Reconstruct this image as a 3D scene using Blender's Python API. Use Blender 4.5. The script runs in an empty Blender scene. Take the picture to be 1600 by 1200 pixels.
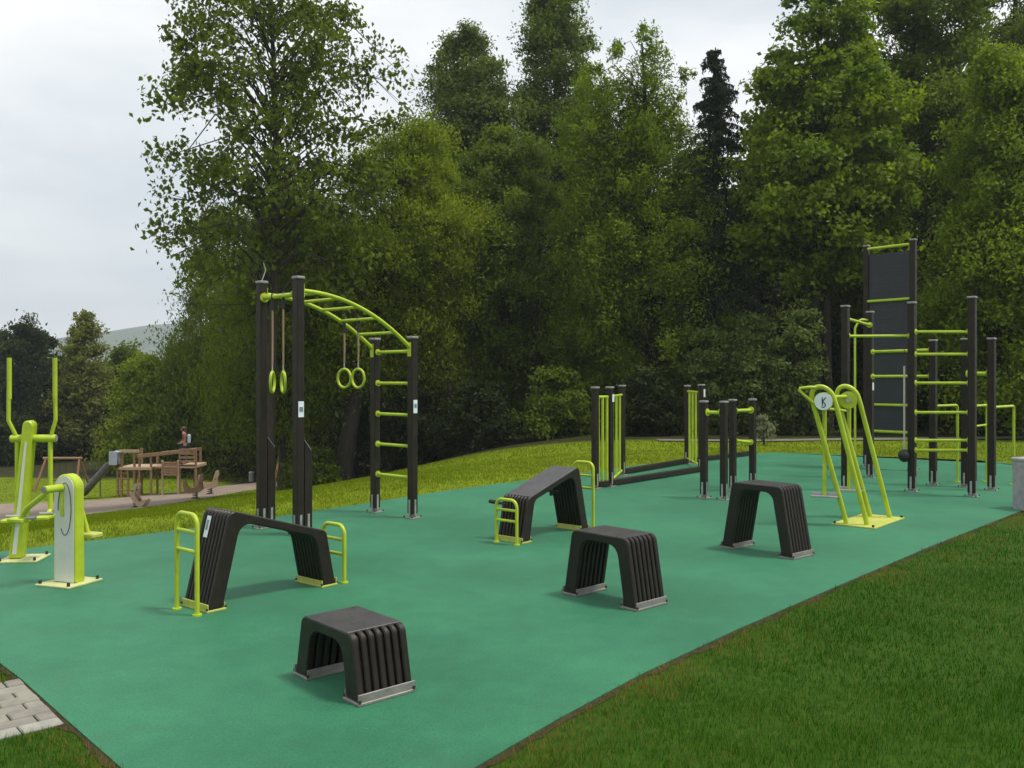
import bpy, math, random
import numpy as np
from mathutils import Vector, Matrix

random.seed(11)
RNG = np.random.default_rng(11)
scene = bpy.context.scene
COL = scene.collection
PI = math.pi
H_CAM, F, HY = 1.7, 1400.0, 590.0
S2 = math.sqrt(.5)
EU, EV = np.array([S2, S2]), np.array([-S2, S2])

# ------------------------------------------------------------------ terrain
def sstep(a, b, x):
    t = np.clip((x - a) / (b - a), 0, 1)
    return t * t * (3 - 2 * t)

def T(x, y):
    """height of the ground"""
    x = np.asarray(x, float); y = np.asarray(y, float)
    v = S2 * (y - x)
    d = np.maximum(0, v - 10.9)
    s = .03 + .11 * sstep(4, -8, x)
    z = -s * d
    z = -3.6 + np.logaddexp(0, (z + 3.6) * 2.2) / 2.2          # soft floor of the valley
    z0 = -3.6 + np.logaddexp(0, 3.6 * 2.2) / 2.2
    bump = .05 * np.sin(x * .31 + 1) * np.sin(y * .27) * sstep(0, 6, d)
    # the lawn in front rises a little away from the court
    w = np.maximum(0, 2.85 - v)
    return z - z0 - .012 + bump + .05 * sstep(0, 3, w)

def G(px, py, z=0.0):
    Y = (H_CAM - z) * F / (py - HY)
    return np.array([(px - 800) / F * Y, Y])

def X_at(px, Y): return (px - 800) / F * Y
def Z_at(py, Y): return H_CAM - (py - HY) * Y / F

def on_ground(px, py):
    for Y in np.arange(4, 120, .05):
        x = X_at(px, Y)
        if Z_at(py, Y) <= T(x, Y): return float(x), float(Y)
    return float(X_at(px, 60)), 60.0

# ------------------------------------------------------------------ materials
def new_mat(name):
    m = bpy.data.materials.new(name); m.use_nodes = True
    nt = m.node_tree; nt.nodes.clear()
    out = nt.nodes.new('ShaderNodeOutputMaterial')
    return m, nt, out

def N(nt, kind, **kw):
    n = nt.nodes.new(kind)
    for k, v in kw.items():
        if k.startswith('i_'): n.inputs[k[2:].replace('_', ' ')].default_value = v
        else: setattr(n, k, v)
    return n

def ramp(nt, src, stops):
    r = nt.nodes.new('ShaderNodeValToRGB')
    e = r.color_ramp.elements
    while len(e) < len(stops): e.new(.5)
    for el, (p, c) in zip(e, stops):
        el.position = p; el.color = (*c, 1)
    nt.links.new(src, r.inputs['Fac'])
    return r.outputs['Color']

def noise(nt, vec, scale, detail=4, rough=.55):
    n = N(nt, 'ShaderNodeTexNoise'); n.inputs['Scale'].default_value = scale
    n.inputs['Detail'].default_value = detail; n.inputs['Roughness'].default_value = rough
    nt.links.new(vec, n.inputs['Vector'])
    return n.outputs['Fac']

def mixc(nt, fac, a, b, blend='MIX'):
    m = N(nt, 'ShaderNodeMix', data_type='RGBA', blend_type=blend)
    for key, val in (('Factor', fac), ('A', a), ('B', b)):
        idx = {'Factor': 0, 'A': 6, 'B': 7}[key]
        if isinstance(val, (int, float)): m.inputs[idx].default_value = val
        elif isinstance(val, tuple): m.inputs[idx].default_value = (*val, 1)
        else: nt.links.new(val, m.inputs[idx])
    return m.outputs[2]

def paint(name, col, rough=.45, var=.15, scale=6, metallic=0, bump=0, bscale=80, spec=.5, dirt=None):
    m, nt, out = new_mat(name)
    tc = N(nt, 'ShaderNodeTexCoord'); vec = tc.outputs['Object']
    b = N(nt, 'ShaderNodeBsdfPrincipled')
    lo = tuple(c * (1 - var) for c in col); hi = tuple(min(1, c * (1 + var)) for c in col)
    c = ramp(nt, noise(nt, vec, scale), [(.3, lo), (.7, hi)])
    if dirt:
        f = ramp(nt, noise(nt, vec, scale * 2.3, 6, .65), [(.55, (0, 0, 0)), (.8, (.5, .5, .5))])
        c = mixc(nt, f, c, dirt)
    nt.links.new(c, b.inputs['Base Color'])
    r = ramp(nt, noise(nt, vec, scale * 3), [(.3, (rough * .8,) * 3), (.7, (min(1, rough * 1.2),) * 3)])
    nt.links.new(r, b.inputs['Roughness'])
    b.inputs['Metallic'].default_value = metallic
    b.inputs['Specular IOR Level'].default_value = spec
    if bump:
        bn = N(nt, 'ShaderNodeBump'); bn.inputs['Strength'].default_value = bump; bn.inputs['Distance'].default_value = .004
        nt.links.new(noise(nt, vec, bscale, 5), bn.inputs['Height'])
        nt.links.new(bn.outputs[0], b.inputs['Normal'])
    nt.links.new(b.outputs[0], out.inputs['Surface'])
    return m

def wood(name, a, b_, scale=8):
    m, nt, out = new_mat(name)
    tc = N(nt, 'ShaderNodeTexCoord')
    mp = N(nt, 'ShaderNodeMapping'); mp.inputs['Scale'].default_value = (3, 3, .35)
    nt.links.new(tc.outputs['Object'], mp.inputs['Vector'])
    b = N(nt, 'ShaderNodeBsdfPrincipled')
    nt.links.new(ramp(nt, noise(nt, mp.outputs[0], scale, 6), [(.3, a), (.7, b_)]), b.inputs['Base Color'])
    b.inputs['Roughness'].default_value = .75
    nt.links.new(b.outputs[0], out.inputs['Surface'])
    return m

def leaf_mat(name, dark, light, trans=.35, rough=.5):
    m, nt, out = new_mat(name)
    at = N(nt, 'ShaderNodeAttribute', attribute_name='tint')
    c = ramp(nt, at.outputs['Fac'], [(0, dark), (1, light)])
    b = N(nt, 'ShaderNodeBsdfPrincipled'); b.inputs['Roughness'].default_value = rough
    b.inputs['Specular IOR Level'].default_value = .12
    nt.links.new(c, b.inputs['Base Color'])
    tr = N(nt, 'ShaderNodeBsdfTranslucent')
    tcol = mixc(nt, 1.0, c, (1.25, 1.35, .45), 'MULTIPLY')
    nt.links.new(tcol, tr.inputs['Color'])
    mx = N(nt, 'ShaderNodeMixShader'); mx.inputs[0].default_value = trans
    nt.links.new(b.outputs[0], mx.inputs[1]); nt.links.new(tr.outputs[0], mx.inputs[2])
    nt.links.new(mx.outputs[0], out.inputs['Surface'])
    return m

def bark_mat(name, a, b_):
    m, nt, out = new_mat(name)
    tc = N(nt, 'ShaderNodeTexCoord')
    mp = N(nt, 'ShaderNodeMapping'); mp.inputs['Scale'].default_value = (4, 4, .8)
    nt.links.new(tc.outputs['Object'], mp.inputs['Vector'])
    b = N(nt, 'ShaderNodeBsdfPrincipled'); b.inputs['Roughness'].default_value = .9
    f = noise(nt, mp.outputs[0], 4, 7, .65)
    nt.links.new(ramp(nt, f, [(.3, a), (.7, b_)]), b.inputs['Base Color'])
    bn = N(nt, 'ShaderNodeBump'); bn.inputs['Strength'].default_value = .7; bn.inputs['Distance'].default_value = .05
    nt.links.new(f, bn.inputs['Height']); nt.links.new(bn.outputs[0], b.inputs['Normal'])
    nt.links.new(b.outputs[0], out.inputs['Surface'])
    return m

M = {}
M['lime'] = paint('lime_paint', (.40, .50, .022), .40, .14, 5, spec=.5, dirt=(.20, .23, .04))
M['lime_plate'] = paint('lime_plate', (.43, .46, .09), .5, .15, 9, dirt=(.30, .30, .12))
M['cream_plate'] = paint('cream_plate', (.50, .52, .22), .5, .15, 9, dirt=(.28, .27, .14))
M['plastic'] = paint('dark_recycled_plastic', (.016, .0115, .008), .42, .3, 9, bump=.35, bscale=120, spec=.35, dirt=(.040, .031, .022))
M['plastic_top'] = paint('sheen_plastic_top', (.052, .048, .051), .32, .22, 7, bump=.25, bscale=160, dirt=(.07, .062, .058))  # paler than the ribs: sky sheen put into the base colour
M['post'] = paint('brown_black_post', (.019, .0135, .009), .5, .3, 7, bump=.4, bscale=60, spec=.28, dirt=(.036, .027, .018))
M['steel'] = paint('galvanised_steel', (.42, .42, .41), .42, .2, 14, metallic=.6, dirt=(.25, .24, .22))
M['foot_steel'] = paint('dull_foot_steel', (.25, .235, .215), .55, .2, 14, metallic=.3, dirt=(.17, .15, .12))
M['cap'] = paint('grey_cap', (.23, .23, .23), .5, .15, 10)
M['white'] = paint('white_panel', (.62, .63, .56), .45, .06, 6)
M['sticker'] = paint('white_sticker', (.72, .78, .80), .4, .05, 9)
M['ink'] = paint('black_ink', (.018, .018, .018), .5, .1)
M['grey_ink'] = paint('grey_ink', (.16, .20, .24), .5, .1)
M['bolt'] = paint('dark_bolt', (.03, .028, .025), .5, .2)
M['rope'] = paint('tan_rope', (.30, .20, .12), .85, .25, 60, bump=.5, bscale=200)
M['pale_rope'] = paint('pale_rope', (.48, .44, .34), .85, .2, 60)
M['rubber'] = paint('black_rubber', (.012, .012, .013), .5, .2, 20)
M['concrete'] = paint('grey_concrete', (.30, .29, .31), .8, .18, 14, bump=.5, bscale=70, dirt=(.17, .16, .16))
M['wood'] = wood('play_wood', (.20, .115, .06), (.32, .195, .105))
M['pale_wood'] = wood('pale_play_wood', (.34, .24, .15), (.48, .36, .24))
M['red_wood'] = wood('red_brown_wood', (.17, .08, .045), (.26, .13, .07))
M['slide'] = paint('slide_steel', (.17, .18, .21), .35, .15, 6, metallic=.7)
M['bluegrey'] = paint('blue_grey_panel', (.34, .38, .42), .5, .1, 6)

def slat_mat():
    m, nt, out = new_mat('blue_grey_slats')
    tc = N(nt, 'ShaderNodeTexCoord'); b = N(nt, 'ShaderNodeBsdfPrincipled')
    nt.links.new(ramp(nt, noise(nt, tc.outputs['Object'], 5), [(.3, (.012, .014, .021)), (.7, (.019, .022, .032))]), b.inputs['Base Color'])
    b.inputs['Roughness'].default_value = .5
    nt.links.new(b.outputs[0], out.inputs['Surface'])
    return m
M['slats'] = slat_mat()

def court_mat():
    m, nt, out = new_mat('green_rubber_court')
    tc = N(nt, 'ShaderNodeTexCoord'); vec = tc.outputs['Object']
    b = N(nt, 'ShaderNodeBsdfPrincipled')
    big = ramp(nt, noise(nt, vec, .55, 5, .6), [(.40, (.010, .112, .050)), (.60, (.020, .152, .070))])
    grain = ramp(nt, noise(nt, vec, 75, 4, .75), [(.35, (.68, .72, .70)), (.65, (1.28, 1.24, 1.26))])
    c = mixc(nt, 1.0, big, grain, 'MULTIPLY')
    mott = ramp(nt, noise(nt, vec, 5, 8, .75), [(.40, (.86, .90, .90)), (.62, (1.10, 1.06, 1.06))])
    c = mixc(nt, 1.0, c, mott, 'MULTIPLY')
    st = ramp(nt, noise(nt, vec, 1.7, 8, .8), [(.55, (0, 0, 0)), (.72, (.5, .5, .5))])
    c = mixc(nt, st, c, (.034, .105, .054))
    nt.links.new(c, b.inputs['Base Color'])
    b.inputs['Roughness'].default_value = .62
    b.inputs['Specular IOR Level'].default_value = .34
    b.inputs['Sheen Weight'].default_value = .14; b.inputs['Sheen Roughness'].default_value = .45; b.inputs['Sheen Tint'].default_value = (.5, 1, .7, 1)
    bn = N(nt, 'ShaderNodeBump'); bn.inputs['Strength'].default_value = .35; bn.inputs['Distance'].default_value = .003
    nt.links.new(noise(nt, vec, 160, 2), bn.inputs['Height']); nt.links.new(bn.outputs[0], b.inputs['Normal'])
    nt.links.new(b.outputs[0], out.inputs['Surface'])
    return m
M['court'] = court_mat()

def ground_mat():
    m, nt, out = new_mat('lawn_and_wood_floor')
    tc = N(nt, 'ShaderNodeTexCoord'); vec = tc.outputs['Object']
    b = N(nt, 'ShaderNodeBsdfPrincipled'); b.inputs['Roughness'].default_value = .9
    b.inputs['Specular IOR Level'].default_value = .1
    fr = ramp(nt, noise(nt, vec, 14, 6, .7), [(.3, (.016, .045, .003)), (.7, (.040, .085, .006))])
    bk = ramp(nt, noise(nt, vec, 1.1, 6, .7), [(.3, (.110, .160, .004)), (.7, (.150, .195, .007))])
    a1 = N(nt, 'ShaderNodeAttribute', attribute_name='back_lawn')
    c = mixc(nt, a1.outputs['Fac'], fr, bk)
    fl = ramp(nt, noise(nt, vec, 2, 6, .7), [(.3, (.018, .017, .008)), (.7, (.040, .042, .012))])
    a2 = N(nt, 'ShaderNodeAttribute', attribute_name='wood')
    c = mixc(nt, a2.outputs['Fac'], c, fl)
    nt.links.new(c, b.inputs['Base Color'])
    nt.links.new(b.outputs[0], out.inputs['Surface'])
    return m
M['ground'] = ground_mat()

def blade_mat():
    m, nt, out = new_mat('grass_blades')
    at = N(nt, 'ShaderNodeAttribute', attribute_name='tint')
    dr = N(nt, 'ShaderNodeAttribute', attribute_name='back_lawn')
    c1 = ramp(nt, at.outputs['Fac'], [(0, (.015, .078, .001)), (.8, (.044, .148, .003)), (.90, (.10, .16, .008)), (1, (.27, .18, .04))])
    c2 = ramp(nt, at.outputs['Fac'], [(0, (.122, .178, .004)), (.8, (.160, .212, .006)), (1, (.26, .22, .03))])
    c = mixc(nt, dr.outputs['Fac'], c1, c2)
    b = N(nt, 'ShaderNodeBsdfPrincipled'); b.inputs['Roughness'].default_value = .6
    b.inputs['Specular IOR Level'].default_value = .06
    nt.links.new(c, b.inputs['Base Color'])
    tr = N(nt, 'ShaderNodeBsdfTranslucent'); nt.links.new(c, tr.inputs['Color'])
    mx = N(nt, 'ShaderNodeMixShader'); mx.inputs[0].default_value = .3
    nt.links.new(b.outputs[0], mx.inputs[1]); nt.links.new(tr.outputs[0], mx.inputs[2])
    nt.links.new(mx.outputs[0], out.inputs['Surface'])
    return m
M['blade'] = blade_mat()

def gravel_mat():
    m, nt, out = new_mat('brown_gravel')
    tc = N(nt, 'ShaderNodeTexCoord'); vec = tc.outputs['Object']
    b = N(nt, 'ShaderNodeBsdfPrincipled'); b.inputs['Roughness'].default_value = .95
    c = ramp(nt, noise(nt, vec, 1.2, 8, .75), [(.3, (.18, .138, .105)), (.7, (.30, .235, .185))])
    g = ramp(nt, noise(nt, vec, 16, 5, .8), [(.3, (.65, .65, .65)), (.7, (1.25, 1.25, 1.25))])
    nt.links.new(mixc(nt, 1.0, c, g, 'MULTIPLY'), b.inputs['Base Color'])
    nt.links.new(b.outputs[0], out.inputs['Surface'])
    return m
M['gravel'] = gravel_mat()
M['paver'] = paint('grey_paver', (.235, .225, .18), .85, .22, 8, bump=.6, bscale=60, dirt=(.16, .17, .10))
M['paver_red'] = paint('red_paver', (.205, .188, .158), .85, .2, 8, bump=.6, bscale=60, dirt=(.17, .15, .10))
M['kerb'] = paint('pale_kerb', (.27, .265, .225), .85, .15, 12, dirt=(.18, .18, .12))
M['far_path'] = paint('pale_path', (.15, .14, .12), .9, .2, 3)
M['hill'] = paint('hill_forest', (.035, .06, .022), .95, .45, .02)

# ------------------------------------------------------------------ mesh builder
class MB:
    def __init__(s): s.v = []; s.f = []; s.sm = []; s.mi = []; s.mats = []
    def m(s, mat):
        if mat not in s.mats: s.mats.append(mat)
        return s.mats.index(mat)
    def add(s, vs, fs, mat, smooth=False):
        o = len(s.v); k = s.m(mat)
        s.v += [tuple(map(float, p)) for p in vs]
        for f in fs:
            s.f.append(tuple(i + o for i in f)); s.sm.append(smooth); s.mi.append(k)
    def box(s, c, size, mat, ch=.004, R=None):
        """box with chamfered edges"""
        hx, hy, hz = (a / 2 for a in size)
        ch = min(ch, hx * .45, hy * .45, hz * .45)
        vs = []; idx = {}
        for sx in (-1, 1):
            for sy in (-1, 1):
                for sz in (-1, 1):
                    for ax in range(3):
                        p = [sx * hx, sy * hy, sz * hz]
                        for a in range(3):
                            if a != ax: p[a] -= (sx, sy, sz)[a] * ch
                        idx[(sx, sy, sz, ax)] = len(vs); vs.append(p)
        fs = []
        for ax in range(3):
            a, b = [(1, 2), (2, 0), (0, 1)][ax]
            for sg in (-1, 1):
                q = []
                for (i, j) in ((-1, -1), (1, -1), (1, 1), (-1, 1)):
                    t = [0, 0, 0]; t[ax] = sg; t[a] = i; t[b] = j
                    q.append(idx[(*t, ax)])
                fs.append(q if sg > 0 else q[::-1])
        for ax in range(3):
            a, b = [(1, 2), (2, 0), (0, 1)][ax]
            for i in (-1, 1):
                for j in (-1, 1):
                    t0 = [0, 0, 0]; t1 = [0, 0, 0]
                    t0[ax] = -1; t1[ax] = 1; t0[a] = t1[a] = i; t0[b] = t1[b] = j
                    q = [idx[(*t0, a)], idx[(*t1, a)], idx[(*t1, b)], idx[(*t0, b)]]
                    fs.append(q if i * j > 0 else q[::-1])
        for sx in (-1, 1):
            for sy in (-1, 1):
                for sz in (-1, 1):
                    q = [idx[(sx, sy, sz, k)] for k in range(3)]
                    fs.append(q if sx * sy * sz > 0 else q[::-1])
        vs = [Vector(p) for p in vs]
        if R is not None: vs = [R @ p for p in vs]
        s.add([p + Vector(c) for p in vs], fs, mat)
    def tube(s, pts, r, mat, seg=10, cap=True):
        pts = [Vector(p) for p in pts]; n = len(pts)
        rs = r if isinstance(r, (list, tuple)) else [r] * n
        tan = []
        for i in range(n):
            a = pts[max(i - 1, 0)]; b = pts[min(i + 1, n - 1)]
            d = b - a
            if i and i < n - 1:
                d = (pts[i] - a).normalized() + (b - pts[i]).normalized()
            tan.append(d.normalized() if d.length > 1e-9 else Vector((0, 0, 1)))
        up = Vector((0, 0, 1)) if abs(tan[0].z) < .9 else Vector((1, 0, 0))
        nrm = (up - tan[0] * up.dot(tan[0])).normalized()
        vs = []
        for i in range(n):
            nrm = nrm - tan[i] * nrm.dot(tan[i])
            nrm.normalize()
            bi = tan[i].cross(nrm)
            for k in range(seg):
                a = 2 * PI * k / seg
                vs.append(pts[i] + (nrm * math.cos(a) + bi * math.sin(a)) * rs[i])
        fs = []
        for i in range(n - 1):
            for k in range(seg):
                k2 = (k + 1) % seg
                fs.append((i * seg + k, i * seg + k2, (i + 1) * seg + k2, (i + 1) * seg + k))
        s.add(vs, fs, mat, True)
        if cap:
            s.add(vs[:seg], [tuple(range(seg))[::-1]], mat); s.add(vs[-seg:], [tuple(range(seg))], mat)
    def prism(s, poly, axis_o, ax, ay, az, depth, mat, bev=0.0):
        """polygon (2-D) in plane ax, ay, centred on axis_o, extruded along az by depth"""
        o, ax, ay, az = map(Vector, (axis_o, ax, ay, az))
        n = len(poly)
        rings = [(-depth / 2, 1)] if not bev else [(-depth / 2, 0), (-depth / 2 + bev, 1)]
        rings += [(depth / 2, 1)] if not bev else [(depth / 2 - bev, 1), (depth / 2, 0)]
        cx = sum(p[0] for p in poly) / n; cy = sum(p[1] for p in poly) / n
        vs = []
        for (d, full) in rings:
            for (x, y) in poly:
                if not full:
                    L = math.hypot(x - cx, y - cy) or 1
                    x -= (x - cx) / L * bev; y -= (y - cy) / L * bev
                vs.append(o + ax * x + ay * y + az * d)
        fs = []
        for i in range(len(rings) - 1):
            for k in range(n):
                k2 = (k + 1) % n
                fs.append((i * n + k, i * n + k2, (i + 1) * n + k2, (i + 1) * n + k))
        fs.append(tuple(range(n))[::-1]); fs.append(tuple(range((len(rings) - 1) * n, len(rings) * n)))
        s.add(vs, fs, mat)
    def torus(s, c, R, r, ax, ay, mat, seg=28, sub=8):
        ax, ay = Vector(ax), Vector(ay); az = ax.cross(ay); vs = []; fs = []
        for i in range(seg):
            a = 2 * PI * i / seg; d = ax * math.cos(a) + ay * math.sin(a)
            for k in range(sub):
                b = 2 * PI * k / sub
                vs.append(Vector(c) + d * (R + r * math.cos(b)) + az * (r * math.sin(b)))
        for i in range(seg):
            for k in range(sub):
                i2, k2 = (i + 1) % seg, (k + 1) % sub
                fs.append((i * sub + k, i2 * sub + k, i2 * sub + k2, i * sub + k2))
        s.add(vs, fs, mat, True)
    def sphere(s, c, r, mat, seg=16, ring=10, sc=(1, 1, 1)):
        vs = []; fs = []
        for i in range(ring + 1):
            th = PI * i / ring
            for k in range(seg):
                a = 2 * PI * k / seg
                vs.append((c[0] + sc[0] * r * math.sin(th) * math.cos(a), c[1] + sc[1] * r * math.sin(th) * math.sin(a), c[2] + sc[2] * r * math.cos(th)))
        for i in range(ring):
            for k in range(seg):
                k2 = (k + 1) % seg
                fs.append((i * seg + k, (i + 1) * seg + k, (i + 1) * seg + k2, i * seg + k2))
        s.add(vs, fs, mat, True)
    def build(s, name, parent=None, loc=None):
        me = bpy.data.meshes.new(name); me.from_pydata(s.v, [], s.f)
        for mt in s.mats: me.materials.append(M[mt] if isinstance(mt, str) else mt)
        me.polygons.foreach_set('use_smooth', s.sm); me.polygons.foreach_set('material_index', s.mi)
        me.update()
        o = bpy.data.objects.new(name, me); COL.objects.link(o)
        if parent: o.parent = parent
        if loc is not None: o.location = loc
        return o

def tag(o, label, cat, group=None):
    o['label'] = label; o['category'] = cat
    if group: o['group'] = group
    return o

def thing(name, label, cat, loc, rz=0.0, group=None):
    o = bpy.data.objects.new(name, None); COL.objects.link(o)
    o.empty_display_size = .2
    o.location = loc; o.rotation_euler = (0, 0, rz)
    return tag(o, label, cat, group)

def structure(o, kind='structure'):
    o['kind'] = kind; return o

def fast_mesh(name, verts, quads, mats, attrs=(), smooth=False, tri=False):
    k = 3 if tri else 4
    me = bpy.data.meshes.new(name)
    nv, nf = len(verts), len(quads)
    me.vertices.add(nv); me.vertices.foreach_set('co', np.asarray(verts, np.float32).ravel())
    me.loops.add(nf * k); me.loops.foreach_set('vertex_index', np.asarray(quads, np.int32).ravel())
    me.polygons.add(nf); me.polygons.foreach_set('loop_start', np.arange(0, nf * k, k, dtype=np.int32))
    me.polygons.foreach_set('use_smooth', np.full(nf, smooth))
    for (an, dom, data) in attrs:
        a = me.attributes.new(an, 'FLOAT', dom); a.data.foreach_set('value', np.asarray(data, np.float32))
    for mt in mats: me.materials.append(mt)
    me.update(); me.validate()
    return me

def loc_of(p, root_xy, rz):
    c, s = math.cos(-rz), math.sin(-rz)
    dx, dy = p[0] - root_xy[0], p[1] - root_xy[1]
    return np.array([c * dx - s * dy, s * dx + c * dy])

# ------------------------------------------------------------------ ground, court, paths
court_poly = [(-.86, 3.08)]
def uv(u, v): return (S2 * (u - v), S2 * (u + v))
court_px = []
back = [uv(-.5, 10.0), G(0, 862), G(200, 838), G(400, 812), G(560, 788), G(700, 766), G(930, 736), G(1060, 718.5), G(1150, 710), G(1210, 707)]
far = [G(1300, 709.5), G(1450, 717), G(1600, 726)]
right = [G(1640, 782), G(1590, 800), G(1450, 855), G(1300, 919), G(1150, 984), G(1000, 1054), G(870, 1124), G(740, 1200)]
left = [uv(1.62, 2.86), G(190, 1200), G(105, 1125), G(35, 1062), G(0, 1036), uv(1.4, 7.3), uv(.9, 8.6)]
COURT = [tuple(map(float, p)) for p in right[::-1]]
COURT = [tuple(map(float, p)) for p in back + far + [uv(19.8, 6.2), uv(18.2, 4.3)] + right + left]
CA = np.array(COURT)

def inside(poly, x, y):
    x = np.asarray(x); y = np.asarray(y); r = np.zeros(x.shape, bool)
    n = len(poly); j = n - 1
    for i in range(n):
        xi, yi = poly[i]; xj, yj = poly[j]
        c = ((yi > y) != (yj > y)) & (x < (xj - xi) * (y - yi) / (yj - yi + 1e-12) + xi)
        r ^= c; j = i
    return r

def dist_poly(poly, x, y):
    best = np.full(np.shape(x), 1e9)
    n = len(poly)
    for i in range(n):
        a = np.array(poly[i]); b = np.array(poly[(i + 1) % n]); d = b - a; L = (d @ d) or 1e-9
        t = np.clip(((x - a[0]) * d[0] + (y - a[1]) * d[1]) / L, 0, 1)
        best = np.minimum(best, np.hypot(x - a[0] - t * d[0], y - a[1] - t * d[1]))
    return best

def wood_edge(x, y):
    """distance at which the lawn gives way to the wood floor, by bearing"""
    px = 800 + 1400 * x / np.maximum(y, 1)
    return np.interp(px, [-2000, 330, 420, 560, 700, 830, 1000, 1190, 1400, 1600, 3000], [48, 47, 38, 31.5, 28, 27, 26, 25.5, 25, 24, 20])

def vnoise(x, y, s):
    return (np.sin(x * s + 1.3 * np.sin(y * s * .7 + 2)) + np.sin(y * s * 1.13 + 1.7 * np.sin(x * s * .6)) + np.sin((x + y) * s * 2.1 + 1) * .5) / 2.5

def wood_mask(x, y):
    e = wood_edge(x, y) + vnoise(x, y, .9) * .9
    return sstep(-.7, .9, np.where(y > 5, y, -99) - e)

def back_lawn_mask(x, y):  # yellower, brighter lawn colour behind the court and past its far end
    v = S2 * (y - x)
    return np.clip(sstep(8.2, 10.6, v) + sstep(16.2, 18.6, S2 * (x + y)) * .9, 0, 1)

def axis(lo, hi, fine_lo, fine_hi, step, grow=1.22):
    a = list(np.arange(fine_lo, fine_hi + 1e-6, step))
    s = step
    while a[-1] < hi: s *= grow; a.append(a[-1] + s)
    s = step
    while a[0] > lo: s *= grow; a.insert(0, a[0] - s)
    return np.array(a)

gx = axis(-1500, 1500, -32, 26, .5); gy = axis(-300, 1400, 0, 56, .5)
XX, YY = np.meshgrid(gx, gy); ZZ = T(XX, YY)
edge_d = dist_poly(COURT, XX, YY); ins = inside(COURT, XX, YY)
ZZ = np.where(ins & (edge_d > .6), ZZ - .05, ZZ)
nx, ny = len(gx), len(gy)
ii = np.arange(nx * ny).reshape(ny, nx)
q = np.stack([ii[:-1, :-1], ii[:-1, 1:], ii[1:, 1:], ii[1:, :-1]], -1).reshape(-1, 4)
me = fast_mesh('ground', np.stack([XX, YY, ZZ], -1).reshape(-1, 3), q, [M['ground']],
               [('wood', 'POINT', wood_mask(XX, YY).ravel()), ('back_lawn', 'POINT', back_lawn_mask(XX, YY).ravel())], True)
o = bpy.data.objects.new('ground', me); COL.objects.link(o); structure(o)

def slab(name, poly, z0, z1, mat):
    mb = MB(); n = len(poly)
    vs = [(x, y, z1) for x, y in poly] + [(x, y, z0) for x, y in poly]
    fs = [tuple(range(n))] + [(i, i + n, (i + 1) % n + n, (i + 1) % n) for i in range(n)]
    mb.add(vs, fs, mat)
    return mb.build(name)
# make the outline run anticlockwise so that the top faces up
def ccw(poly):
    a = sum(poly[i][0] * poly[(i + 1) % len(poly)][1] - poly[(i + 1) % len(poly)][0] * poly[i][1] for i in range(len(poly)))
    return poly if a > 0 else poly[::-1]
structure(slab('court', ccw(COURT), -.09, 0, 'court'))

# block path at the end of the court
def path():
    mb = MB()
    a = np.array(G(105, 1128)); b = np.array(G(35, 1059)); dv = (b - a) / np.linalg.norm(b - a)
    W = np.linalg.norm(b - a)
    du = np.array([dv[1], -dv[0]]);
    if du[0] > 0: du = -du
    # du points away from the court
    bl, bw = .20, .10
    rows = int(W / bw)
    bw = W / rows
    R = Matrix.Rotation(math.atan2(du[1], du[0]), 4, 'Z')
    for r in range(rows):
        for c in range(-1, 22):
            off = (.5 if r % 2 else 0)
            red = r in (0, rows - 1) or c == -1
            L0 = max(.01, (c + off) * bl); L1 = (c + 1 + off) * bl
            if L1 - L0 < .03: continue
            ctr = a + dv * (r + .5) * bw + du * ((L0 + L1) / 2)
            z = .0 + random.uniform(-.003, .003)
            if r == 0: mt = 'kerb'
            else: mt = 'paver_red' if (r == rows - 1 or (r == 1 and random.random() < .55) or (c <= 0 and random.random() < .35)) else 'paver'
            mb.box((ctr[0], ctr[1], z - .03), (L1 - L0 - .007, bw - .007, .06), mt, .006, R)
    ctr = a + dv * W / 2 + du * 2.2
    mb.box((ctr[0], ctr[1], -.045), (4.38, W - .02, .05), 'concrete', .002, R)
    return mb.build('paved_path'), a, b, du
pp, pa, pb, pdu = path(); structure(pp)
PATH = [tuple(pa), tuple(pb), tuple(pb + pdu * 4.4), tuple(pa + pdu * 4.4)]

# gravel play area lying on the valley lawn
near_px = [(-260, 832), (-100, 824), (0, 817), (60, 812), (126, 806), (172, 801), (229, 793), (294, 783), (360, 771), (430, 760), (470, 754)]
far_px = [(470, 751), (400, 754), (337, 760), (281, 768), (238, 771), (180, 777), (141, 780), (80, 782), (0, 785), (-260, 792)]
gn = np.array([on_ground(*p) for p in near_px]); gf = np.array([on_ground(*p) for p in far_px[::-1]])
GRAVEL = [tuple(p) for p in gn] + [tuple(p) for p in gf[::-1]]
def gravel():
    n, k = 60, 14
    t = np.linspace(0, 1, n)
    def res(p):
        s = np.r_[0, np.cumsum(np.hypot(*np.diff(p, axis=0).T))]; s /= s[-1]
        return np.stack([np.interp(t, s, p[:, 0]), np.interp(t, s, p[:, 1])], -1)
    A, B = res(gn), res(gf)
    w = np.linspace(0, 1, k)[None, :, None]
    P = A[:, None] * (1 - w) + B[:, None] * w
    x, y = P[..., 0], P[..., 1]
    z = T(x, y) + .03
    z[:, 0] -= .06; z[:, -1] -= .06; z[0] -= .06; z[-1] -= .06
    ii = np.arange(n * k).reshape(n, k)
    q = np.stack([ii[:-1, :-1], ii[1:, :-1], ii[1:, 1:], ii[:-1, 1:]], -1).reshape(-1, 4)
    me = fast_mesh('gravel_area', np.stack([x, y, z], -1).reshape(-1, 3), q, [M['gravel']], smooth=True)
    o = bpy.data.objects.new('gravel_area', me); COL.objects.link(o); structure(o)
gravel()

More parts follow.
